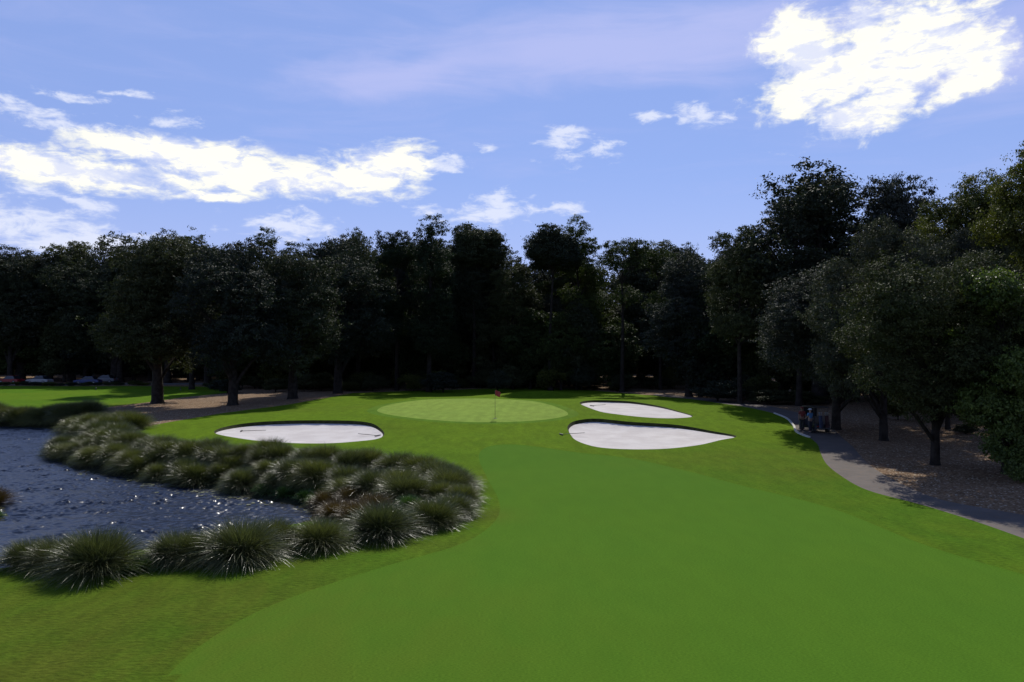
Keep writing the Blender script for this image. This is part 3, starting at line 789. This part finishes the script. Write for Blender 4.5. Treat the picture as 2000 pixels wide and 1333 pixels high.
# ------------------------------------------------------------------ tussock grass round the pond
def tussock_mesh(seed, n, rad, hgt, m, wid=.016, droop=1.0, upright=.45, tshift=0):
    rng = np.random.default_rng(seed); seg = 5
    ph = rng.uniform(0, 2 * math.pi, n); o_ = np.stack([np.cos(ph), np.sin(ph), np.zeros(n)], 1)
    q_ = rng.random(n) ** (1.25 - upright)                     # 0 = outer, lying blades; 1 = upright core
    el = R(24) + q_ * R(64) + rng.normal(0, R(5), n)
    fl = 1 - q_
    Ln = hgt * rng.uniform(.75, 1.15, n) * (1.0 + .18 * fl)
    base = o_ * (rng.random((n, 1)) ** .6) * rad * .34 + rng.normal(0, .02, (n, 3)) * np.array([1, 1, 0])
    lat = np.stack([-np.sin(ph), np.cos(ph), np.zeros(n)], 1)
    tw = rng.normal(0, .38, n)
    P = []
    for i in range(seg + 1):
        t = i / seg
        out_ = Ln * (np.cos(el) * t * .9 + .42 * droop * t * t * np.sin(el) * (.25 + .75 * fl))
        z = Ln * (np.sin(el) * t - (.10 + .46 * droop * fl) * t ** 2.3)
        P.append(base + o_ * out_[:, None] + lat * (tw * Ln * t * t * .5)[:, None] + np.array([0, 0, 1.]) * np.maximum(z, .02 - .25 * t)[:, None])
    Q = []; Tn = []
    w0 = wid * rng.uniform(.6, 1.4, n)
    ti = .30 + rng.normal(0, .22, n) + tshift + .08 * fl + (rng.random(n) < .12) * .4
    roll = unit(lat + rng.normal(0, .5, (n, 3)))
    for i in range(seg):
        a, b = P[i], P[i + 1]; wa = w0 * (1 - i / seg) ** .6; wb = w0 * (1 - (i + 1) / seg) ** .6 + .0012
        Q.append(np.stack([a - roll * wa[:, None] / 2, a + roll * wa[:, None] / 2, b + roll * wb[:, None] / 2, b - roll * wb[:, None] / 2], 1))
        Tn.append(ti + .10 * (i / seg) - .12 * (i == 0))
    return quad_mesh('blades', np.concatenate(Q), np.concatenate(Tn), M[m])
TM = [tussock_mesh(60 + i, 4000, 1.0, 1.35, 'tussock', wid=.019, upright=(.6, .48, .55, .42)[i], droop=(1, 1.15, .9, 1.25)[i], tshift=(0, .05, -.05, .1)[i]) for i in range(4)]
TR = tussock_mesh(70, 2200, 1.0, 1.1, 'redgrass', upright=.6)
TW = tussock_mesh(71, 900, .8, .6, 'weed', wid=.03, upright=.5)
TGN = 'cordgrass tussocks on the near bank of the pond'; TGF = 'cordgrass tussocks in the band along the far bank of the pond'
def tuss(x, y, s, label, group=None, me=None, name='grass_tussock', sq=None, dz=0):
    z = ground_z(x, y)
    o = link(name, me or random.choice(TM)); o.location = (x, y, max(z, WZ - .05) - .03 + dz); o.rotation_euler = (random.uniform(-.06, .06), random.uniform(-.06, .06), random.uniform(0, 6.28))
    sq = sq or random.uniform(.9, 1.1)
    o.scale = (s, s, s * sq); tag(o, label, 'grass tussock', group); return o
near = [(60, 1118, .78, 'leftmost low green tussock on the near pond bank', 0), (115, 1122, .85, 'second tussock from the left on the near bank, yellowish green tips', 2),
        (192, 1133, 1.12, 'big dark rounded tussock left of the gap in the near bank', 0), (345, 1110, .85, 'tussock just right of the grassy gap in the near bank', 1),
        (395, 1108, .90, 'tussock leaning left beside the biggest one of the near bank', 1), (472, 1108, 1.15, 'biggest wide tussock with silvery drooping blades on the near bank', 3),
        (535, 1085, .85, 'paler tussock behind and right of the biggest one', 2), (625, 1083, .98, 'rounded tussock in the middle of the near bank, fourth from its right end', 1),
        (745, 1063, 1.12, 'tall brush-topped tussock on the near bank, right of the middle', 0), (800, 1050, .75, 'small silvery tussock between the last two big ones of the near bank', 3),
        (845, 1040, 1.0, 'wide tussock with olive top close to the right end of the pond', 2), (885, 1022, .85, 'silvery tussock on the lawn-side corner at the right end of the pond', 3),
        (903, 998, .75, 'outermost right tussock, pale blades spilling on the lawn', 1)]
for a, b, s, lb, k in near:
    p = on(a, b - 14); tuss(p.x, p.y, s * .88, lb, 'tussocks on the near bank of the pond', TM[k])
p = on(285, 1112); o = tuss(p.x, p.y, .8, 'bright green weed patch in the gap of the near bank', None, TW, 'weed_clump')
p = on(262, 1118); o = tuss(p.x, p.y, .6, 'smaller weed clump against the big dark tussock', None, TW, 'weed_clump')
FL = 'silver-green tussock packed in the band along the far bank of the pond'
# upper row along the top of the far bank, lower row at the water
def rowof(line, n, s0, s1, jit, wl=.0):
    L = spline([on(a, b) for a, b in line], .2, False)
    for i in range(n):
        q = L[int((i + .5) / n * (len(L) - 1))]
        tuss(q[0] + random.uniform(-jit, jit), q[1] + random.uniform(-jit, jit) * 1.6, random.uniform(s0, s1), FL, TGF)
rowof([(895, 968), (868, 948), (830, 935), (770, 925), (700, 918), (620, 911), (540, 905), (460, 900), (380, 896), (300, 888), (230, 878), (180, 866)], 44, .72, 1.0, .45)
rowof([(860, 985), (790, 975), (720, 968), (640, 958), (560, 947), (470, 938), (380, 930), (290, 920), (220, 908), (160, 895), (125, 880)], 42, .66, 1.0, .5)
rowof([(240, 862), (200, 856), (160, 850), (130, 855)], 8, .9, 1.15, .6)
rowof([(250, 842), (225, 836), (190, 838), (160, 842), (130, 848)], 9, .95, 1.2, .8)
for a, b in ((690, 985), (640, 992), (730, 1003), (660, 1012), (700, 1020)):
    p = on(a, b); tuss(p.x, p.y, .8, 'rusty red-brown tussock in the cove between the two banks', 'rusty tussocks in the cove of the pond', TR)
for a, b in ((560, 968), (600, 975), (620, 985), (520, 962), (800, 990)):
    p = on(a, b); tuss(p.x, p.y, .9, 'small green weed clump at the water edge below the far band', 'green weed clumps at the water edge', TW, 'weed_clump')
# dark grasses on the shaded far left bank
for i in range(20):
    a = -60 + i * 12.5; p = on(a + random.uniform(-4, 4), 822 + random.uniform(-5, 4) - max(0, a - 100) * .12)
    tuss(p.x, p.y, random.uniform(1.0, 1.35), 'dark tussock on the shaded bank below the far fairway', 'tussocks on the shaded bank below the far fairway')
p = on(-14, 985); tuss(p.x, p.y, .9, 'rust-coloured tussock at the left edge of the picture', None, TR)
p = on(-10, 1010); tuss(p.x, p.y, .6, 'pale green waterside weed at the left edge of the picture', None, TW, 'weed_clump')

def floating():
    rng = random.Random(9); mb = MB()
    for (a, b, n, sx) in ((120, 902, 12, 14), (160, 925, 14, 18), (250, 938, 30, 40), (330, 948, 60, 30), (400, 962, 60, 40), (455, 972, 50, 30), (520, 985, 20, 24), (620, 1000, 14, 16)):
        for _ in range(n):
            p = at(a + rng.gauss(0, sx), b + rng.gauss(0, 2) + 0, WZ); r = rng.uniform(.04, .13); k = 7; ph = rng.uniform(0, 6)
            z = WZ + .022 + rng.uniform(0, .01)
            ring = [(p.x + math.cos(ph + 2 * math.pi * j / k) * r * rng.uniform(.7, 1.2), p.y + math.sin(ph + 2 * math.pi * j / k) * r * rng.uniform(.7, 1.2)) for j in range(k)]
            mb.add([(q[0], q[1], z) for q in ring] + [(q[0], q[1], z - .008) for q in ring], [tuple(range(k)), tuple(range(2 * k - 1, k - 1, -1))] + [(j, k + j, k + (j + 1) % k, (j + 1) % k) for j in range(k)])
    o = mb.part('pond_weed', simple('floating_weed', (.10, .11, .035), .5, var=.4, scale=4)); tag(o, 'scattered floating weed along the foot of the far bank', 'pond weed', kind='stuff')
floating()


# ------------------------------------------------------------------ flagstick
m_pole = simple('flag_pole', (.16, .14, .06), .4); m_flag = simple('red_cloth', (.34, .03, .028), .7, scale=3); m_cup = simple('cup', (.02, .02, .02), .8)
def flagstick():
    p = at(967, 817.5); r = empty('golf_flagstick', p); tag(r, 'flagstick with a small red flag standing in the hole on the putting green', 'flagstick')
    MB().tube([(0, 0, -.05), (0, 0, 1.0), (0, 0, 2.3)], [.016, .014, .011], 8).part('pole', m_pole, r, True)
    n, k = 12, 8; vs = []; fs = []
    for i in range(n + 1):
        for j in range(k + 1):
            u, v = i / n, j / k
            x = -.46 * u * (1 - .12 * v) ; y = .07 * math.sin(u * 8 + v * 2) * u
            z = 2.26 - .42 * v - .17 * u * u + .02 * math.sin(u * 9)
            vs.append((x, y, z))
    for i in range(n):
        for j in range(k): a = i * (k + 1) + j; fs.append((a, a + 1, a + k + 2, a + k + 1))
    f = MB().add(vs, fs).part('flag', m_flag, r, True)
    s = f.modifiers.new('thick', 'SOLIDIFY'); s.thickness = .004
    f.rotation_euler = (0, 0, R(195))
    b = MB(); K = 20
    b.add([(math.cos(2 * math.pi * j / K) * rr, math.sin(2 * math.pi * j / K) * rr, z) for rr, z in ((.16, .006), (.17, .002), (.054, .008), (.054, -.02)) for j in range(K)],
          [(j, (j + 1) % K, (j + 1) % K + K, j + K) for j in range(K)] + [(j, (j + 1) % K, (j + 1) % K + 2 * K, j + 2 * K) for j in range(K)] + [tuple(range(3 * K, 4 * K))])
    b.part('cup_rim', m_cup, r)
flagstick()

# ------------------------------------------------------------------ bunker rakes
m_rake = simple('rake_handle', (.10, .09, .07), .6); m_tine = simple('rake_head', (.05, .05, .05), .6)
def rake(px_, py_, rz, label, sand=0):
    p = at(px_, py_); z = ground_z(p.x, p.y) + .03
    zz = float(height(np.array([p.x]), np.array([p.y]))[0]) + .03
    r = empty('bunker_rake', (p.x, p.y, zz), rz); tag(r, label, 'rake')
    MB().tube([(0, 0, .03), (.9, 0, .05), (1.8, 0, .06)], .02, 8).part('handle', m_rake, r, True)
    h = MB().box((0, 0, .05), (.06, .6, .05))
    for i in range(9): h.box((0, -.28 + i * .07, .0), (.02, .015, .08))
    h.part('rake_head', m_tine, r)
rake(1096, 850, R(20), 'rake lying on the grass at the left tip of the near right bunker')
rake(472, 834, R(8), 'rake lying in the far left corner of the left bunker')
rake(738, 849, R(150), 'rake lying at the right tip of the left bunker')
rake(1156, 788, R(35), 'short dark rake at the left tip of the far right bunker')

# ------------------------------------------------------------------ golf cart
blk = simple('black_plastic', (.02, .02, .022), .5); dgrey = simple('dark_paint', (.035, .04, .05), .35); seatm = simple('seat_vinyl', (.12, .10, .08), .6)
rimm = simple('wheel_rim', (.35, .35, .36), .4, .6); glassm = simple('dark_glass', (.02, .025, .03), .1)
def cart():
    p = at(1590, 843); r = empty('golf_cart', (p.x, p.y, ground_z(p.x, p.y)), R(8)); tag(r, 'dark golf cart parked on the path in the shade of the oak', 'golf cart')
    # local x: across, y: forward (away from the camera)
    b = MB().prism([(-1.15, .30), (-1.15, .62), (-.75, .66), (-.72, .34), (.35, .32), (.55, .85), (.75, .88), (1.15, .62), (1.2, .30)], -.58, .58)
    b.part('body', dgrey, r, False, .03)
    MB().box((0, -.45, .72), (1.0, .5, .14)).part('seat', seatm, r, bevel=.04)
    MB().box((0, -.72, 1.0), (1.0, .10, .42), tilt=R(-8)).part('backrest', seatm, r, bevel=.04)
    MB().box((0, -.12, 1.84), (1.16, 1.75, .07)).part('roof', blk, r, bevel=.03)
    for sx in (-1, 1):
        for y0, y1 in ((-.92, -.82), (.62, .55)):
            MB().tube([(sx * .52, y0, .6), (sx * .53, y1, 1.83)], .02, 6).part('roof_post', blk, r)
        for y0 in (-.78, .82):
            wv = MB()
            wv.tube([(sx * .46, y0, .23), (sx * .63, y0, .23)], .23, 18); w_ = wv.part('wheel', blk, r, False, .02)
            MB().tube([(sx * .60, y0, .23), (sx * .645, y0, .23)], .11, 14).part('rim', rimm, w_)
        MB().box((sx * .4, -1.165, .5), (.14, .03, .07)).part('tail_light', simple('tail_lens', (.35, .02, .02), .3), r)
    MB().tube([(-.25, .35, .75), (-.25, .12, 1.0)], .02, 6).part('steering_column', blk, r)
    rg = MB().tube([(-.25 + .16 * math.cos(a), .12 + .10 * math.sin(a), 1.0 + .12 * math.sin(a)) for a in [i * math.pi / 8 for i in range(17)]], .015, 6); rg.part('steering_wheel', blk, r)
    MB().box((0, .60, 1.35), (1.02, .01, .85), tilt=R(3)).part('windscreen', glassm, r)
    MB().box((0, -1.0, .36), (1.0, .25, .05)).part('bag_rack', blk, r)
    for sx, c, lb in ((-.24, (.02, .03, .07), 'navy golf bag strapped on the left of the cart back'), (.24, (.05, .012, .012), 'dark red golf bag strapped on the right of the cart back')):
        g = empty('golf_bag', r.matrix_basis @ Vector((sx, -1.28, .40)), r.rotation_euler[2]); tag(g, lb, 'golf bag')
        MB().tube([(0, 0, 0), (0, .02, .35), (0, .06, .88)], [.13, .12, .14], 12).part('bag_body', simple('bag_cloth', c, .7), g, False, .01)
        MB().box((0, -.14, .3), (.18, .08, .32)).part('pocket', simple('bag_pocket', tuple(v * .7 for v in c), .7), g, bevel=.02)
        cl = MB()
        for k in range(5): cl.tube([(.07 * math.cos(k * 1.3), .06 + .07 * math.sin(k * 1.3), .85), (.1 * math.cos(k * 1.3), .08 + .09 * math.sin(k * 1.3), 1.12)], [.008, .035], 6)
        cl.part('club_heads', rimm, g)
    return r

# ------------------------------------------------------------------ people (skin modifier bodies)
def skin_body(name, verts, edges, radii, m, parent=None, lvl=2):
    me = bpy.data.meshes.new(name); me.from_pydata(verts, edges, []); o = link(name, me, parent)
    sk = o.modifiers.new('skin', 'SKIN'); sk.use_smooth_shade = True
    lay = me.skin_vertices[0] if me.skin_vertices else None
    if lay is None:
        bm = bmesh.new(); bm.from_mesh(me); bm.verts.layers.skin.verify(); bm.to_mesh(me); bm.free(); lay = me.skin_vertices[0]
    for i, r_ in enumerate(radii):
        lay.data[i].radius = (r_, r_) if not hasattr(r_, '__len__') else r_; lay.data[i].use_root = (i == 0)
    ss_ = o.modifiers.new('sub', 'SUBSURF'); ss_.levels = ss_.render_levels = lvl
    me.materials.append(m); return o
def person(p, rz, label, shirt, trou, skin_c, hat_c, armpose):
    r = empty('person', p, rz); tag(r, label, 'person')
    sk = simple('skin', skin_c, .5); sh = simple('shirt_cloth', shirt, .8); tr = simple('trouser_cloth', trou, .8); ha = simple('cap_cloth', hat_c, .8); so = simple('shoe', (.05, .05, .05), .6)
    # body: one continuous figure
    V = [(0, 0, .95)]; E = []; Rr = [(.15, .11)]
    def add(par, co, rr): V.append(co); Rr.append(rr); E.append((par, len(V) - 1)); return len(V) - 1
    sp = add(0, (0, 0, 1.15), (.135, .10)); ch = add(sp, (0, .01, 1.36), (.15, .11)); nk = add(ch, (0, .0, 1.48), .058); 
    hd = add(nk, (0, .01, 1.57), .062); h2 = add(hd, (0, .015, 1.66), .095); h3 = add(h2, (0, .005, 1.73), .075)
    hands = []
    for s in (-1, 1):
        a1 = add(ch, (s * .17, 0, 1.42), .055); el_ = armpose[0 if s < 0 else 1]
        a2 = add(a1, (s * .23, el_[0], el_[1]), .043); a3 = add(a2, (s * (.23 + el_[4]), el_[2], el_[3]), .030); hands.append((s, V[a3], V[a2]))
        l1 = add(0, (s * .09, 0, .86), .088); l2 = add(l1, (s * .10, .03 * s, .50), .062); l3 = add(l2, (s * .11, .05 * s, .10), .042); l4 = add(l3, (s * .115, .05 * s + .10, .045), .04)
    body = skin_body('body', V, E, Rr, sk, r)
    for s, hn, eb in hands:        # palm and five fingers of unequal length
        hn = Vector(hn); d = (hn - Vector(eb)).normalized(); side = d.orthogonal().normalized(); oth = d.cross(side)
        hb = MB(); hb.tube([hn - d * .01, hn + d * .05, hn + d * .09], [.026, .036, .034], 8)
        for k, L_ in enumerate((.065, .08, .085, .078, .06)):
            if k == 0: st = hn + d * .03 + side * .03; e1 = st + (d * .6 + side * .8) * .035; e2 = e1 + (d + side * .2).normalized() * .03
            else: st = hn + d * .085 + side * (.03 - .017 * k); e1 = st + d * L_ * .55; e2 = e1 + (d * .8 + oth * .6) * L_ * .5
            hb.tube([st, e1, e2], [.009, .0085, .006], 6)
        hb.part('hand', sk, r, True)
    # face: eyes, nose, ears
    fc = MB(); fc.tube([(0, .10, 1.67), (0, .128, 1.64), (0, .10, 1.63)], [.01, .016, .01], 6)
    for s in (-1, 1): fc.tube([(s * .088, .0, 1.685), (s * .102, -.005, 1.66), (s * .088, .0, 1.63)], [.008, .018, .008], 6)
    fc.part('nose_and_ears', sk, r, True)
    ey = MB()
    for s in (-1, 1): ey.tube([(s * .034, .09, 1.675), (s * .034, .105, 1.675)], [.011, .008], 8)
    ey.tube([(-.03, .097, 1.605), (0, .104, 1.603), (.03, .097, 1.605)], [.004, .007, .004], 6)
    ey.part('eyes_and_mouth', blk, r)
    # shirt, shorts or trousers, cap, shoes
    SV = [(0, 0, 1.0), (0, 0, 1.18), (0, .01, 1.36), (0, 0, 1.44)]; SE = [(0, 1), (1, 2), (2, 3)]; SR = [(.165, .125), (.155, .12), (.17, .13), (.09, .08)]
    for s in (-1, 1):
        el_ = armpose[0 if s < 0 else 1]; k = len(SV)
        SV += [(s * .175, 0, 1.42), (s * .215, el_[0] * .7, 1.42 + (el_[1] - 1.42) * .75)]; SE += [(2, k), (k, k + 1)]; SR += [.073, .066]
    skin_body('shirt', SV, SE, SR, sh, r)
    TV = [(0, 0, .97)]; TE = []; TRr = [(.165, .125)]
    for s in (-1, 1):
        k = len(TV); TV += [(s * .092, 0, .84), (s * .10, .03 * s, .50), (s * .11, .05 * s, .14)]; TE += [(0, k), (k, k + 1), (k + 1, k + 2)]; TRr += [.105, .082, .066]
        MB().tube([(s * .115, .05 * s - .06, .045), (s * .115, .05 * s + .05, .05), (s * .115, .05 * s + .17, .035)], [.045, .05, .035], 8).part('shoe', so, r, True)
    skin_body('trousers', TV, TE, TRr, tr, r)
    cp = MB(); prof = [(.112, 1.69), (.114, 1.73), (.095, 1.775), (.05, 1.795), (.005, 1.80)]; K = 14; vs = []; fs = []
    for rr, z in prof: vs += [(math.cos(2 * math.pi * j / K) * rr, .005 + math.sin(2 * math.pi * j / K) * rr * 1.1, z) for j in range(K)]
    for i in range(len(prof) - 1):
        for j in range(K): fs.append((i * K + j, i * K + (j + 1) % K, (i + 1) * K + (j + 1) % K, (i + 1) * K + j))
    cp.add(vs, fs); cp.box((0, .15, 1.70), (.15, .12, .012)); cp.part('cap', ha, r, False)
    return r
def gp(a, b): p = at(a, b); return Vector((p.x, p.y, ground_z(p.x, p.y) + .0))
person(gp(1566, 842), R(170), 'person in a dark red top standing on the path left of the cart', (.15, .018, .015), (.02, .02, .024), (.22, .12, .08), (.14, .02, .02),
       ((.03, 1.16, .16, 1.02, -.02), (.02, 1.15, .10, .92, .02)))
person(gp(1582, 846), R(20), 'person in a light blue shirt and pale cap standing behind the golf cart', (.07, .19, .36), (.015, .018, .03), (.32, .20, .14), (.55, .6, .7),
       ((.05, 1.17, .24, 1.08, -.04), (.05, 1.17, .25, 1.10, -.05)))
cart()

# ------------------------------------------------------------------ parked cars, fence and shed behind
def car(x, y, rz, col, label):
    r = empty('parked_car', (x, y, ground_z(x, y)), rz); tag(r, label, 'car', 'cars parked behind the far fairway')
    pm = simple('car_paint', col, .25, var=.05)
    prof = [(-2.2, .35), (-2.25, .62), (-2.1, .86), (-1.35, .95), (1.15, .93), (2.1, .78), (2.22, .55), (2.2, .32)]
    b = MB().prism(prof, -.88, .88); b.part('body', pm, r, False, .05)
    c = MB(); z0, z1 = .93, 1.46
    c.add([(-.84, -1.5, z0), (.84, -1.5, z0), (.84, 1.0, z0), (-.84, 1.0, z0), (-.66, -1.05, z1), (.66, -1.05, z1), (.66, .25, z1), (-.66, .25, z1)],
          [(0, 1, 5, 4), (1, 2, 6, 5), (2, 3, 7, 6), (3, 0, 4, 7), (3, 2, 1, 0), (4, 5, 6, 7)])
    c.part('windows', glassm, r)
    MB().box((0, -.4, 1.47), (1.32, 1.32, .05)).part('roof', pm, r, False, .02)
    for sx in (-1, 1):
        for y0 in (-1.35, 1.35):
            w_ = MB().tube([(sx * .70, y0, .33), (sx * .90, y0, .33)], .33, 18).part('wheel', blk, r, False, .02)
            MB().tube([(sx * .87, y0, .33), (sx * .915, y0, .33)], .19, 12).part('rim', rimm, w_)
        MB().box((sx * .62, 2.17, .66), (.34, .08, .12)).part('headlight', simple('lamp_glass', (.7, .7, .7), .1), r, bevel=.02)
        MB().box((sx * .66, -2.22, .72), (.30, .05, .12)).part('tail_light', simple('tail_lens', (.35, .02, .02), .3), r, bevel=.02)
def bx(px_, d): return (px_ - 1000) / F * d
car(bx(22, 138), 138, R(80), (.22, .012, .018), 'red car parked in the shade at the far left')
car(bx(78, 138), 138, R(84), (.30, .30, .30), 'white car parked right of the red one')
car(bx(172, 138), 138, R(95), (.04, .06, .16), 'dark blue car parked right of the white one')
car(bx(200, 142), 143, R(88), (.16, .165, .17), 'grey car, the rightmost behind the far fairway')

wood = simple('weathered_wood', (.15, .13, .11), .9, var=.3, scale=2); roofm = simple('shingle_roof', (.24, .23, .22), .9, var=.25, scale=3, bump=.4); wallm = simple('shed_wall', (.20, .19, .17), .9)
def fence():
    y = 134; x0, x1 = bx(868, y), bx(1010, y); r = empty('wooden_fence', ((x0 + x1) / 2, y, ground_z(0, y))); tag(r, 'low grey wooden fence in the deep shade behind the green', 'fence')
    n = 6; w_ = (x1 - x0) / n
    for i in range(n):
        b = MB(); a = x0 - (x0 + x1) / 2 + i * w_
        for k in range(14): b.box((a + .06 + (k + .5) * (w_ - .12) / 14, random.uniform(-.005, .005), .92), ((w_ - .12) / 14 * .9, .03, 1.76 + random.uniform(-.02, .02)))
        b.part('fence_panel', wood, r)
        MB().box((a + w_ / 2, .04, 1.55), (w_ - .1, .04, .09)).part('rail', wood, r)
    for i in range(n + 1): MB().box((x0 - (x0 + x1) / 2 + i * w_, 0, .95), (.11, .11, 1.95)).part('post', wood, r)
fence()
def shed():
    y = 142; x = bx(905, y); r = empty('garden_shed', (x, y, ground_z(x, y))); tag(r, 'small shed with a pale gable roof behind the grey fence', 'shed')
    MB().box((0, 0, 1.05), (5.4, 4, 2.1)).part('wall', wallm, r)
    rf = MB(); rf.add([(-3, -2.3, 2.05), (3, -2.3, 2.05), (3, 2.3, 2.05), (-3, 2.3, 2.05), (-2.0, 0, 3.25), (2.0, 0, 3.25)], [(0, 1, 5, 4), (1, 2, 5), (2, 3, 4, 5), (3, 0, 4), (3, 2, 1, 0)])
    rf.part('roof', roofm, r)
    dr = MB().box((-.8, -2.02, .98), (.95, .05, 1.92)).part('door', wood, r, bevel=.01); MB().tube([(-.45, -2.1, 1.0), (-.45, -2.1, 1.12)], .02, 6).part('handle', blk, dr)
    wf = MB().box((1.2, -2.02, 1.3), (1.1, .05, .8)).part('window', glassm, r); MB().box((1.2, -2.05, .86), (1.3, .12, .06)).part('sill', wallm, wf)
shed()
# small tee markers on the far fairway
for a, b, lb in ((188, 762, 'small dark marker post on the far fairway, left of the thick-trunked oak'), (353, 763, 'small dark marker post on the far fairway, right of the thick-trunked oak')):
    p = at(a, b); r = empty('marker_post', p); tag(r, lb, 'marker post')
    MB().tube([(0, 0, -.05), (0, 0, .30)], [.07, .06], 10).part('post', wood, r, True)
    MB().tube([(0, 0, .30), (0, 0, .36), (0, 0, .42)], [.09, .11, .05], 12).part('post_cap', blk, r, True)
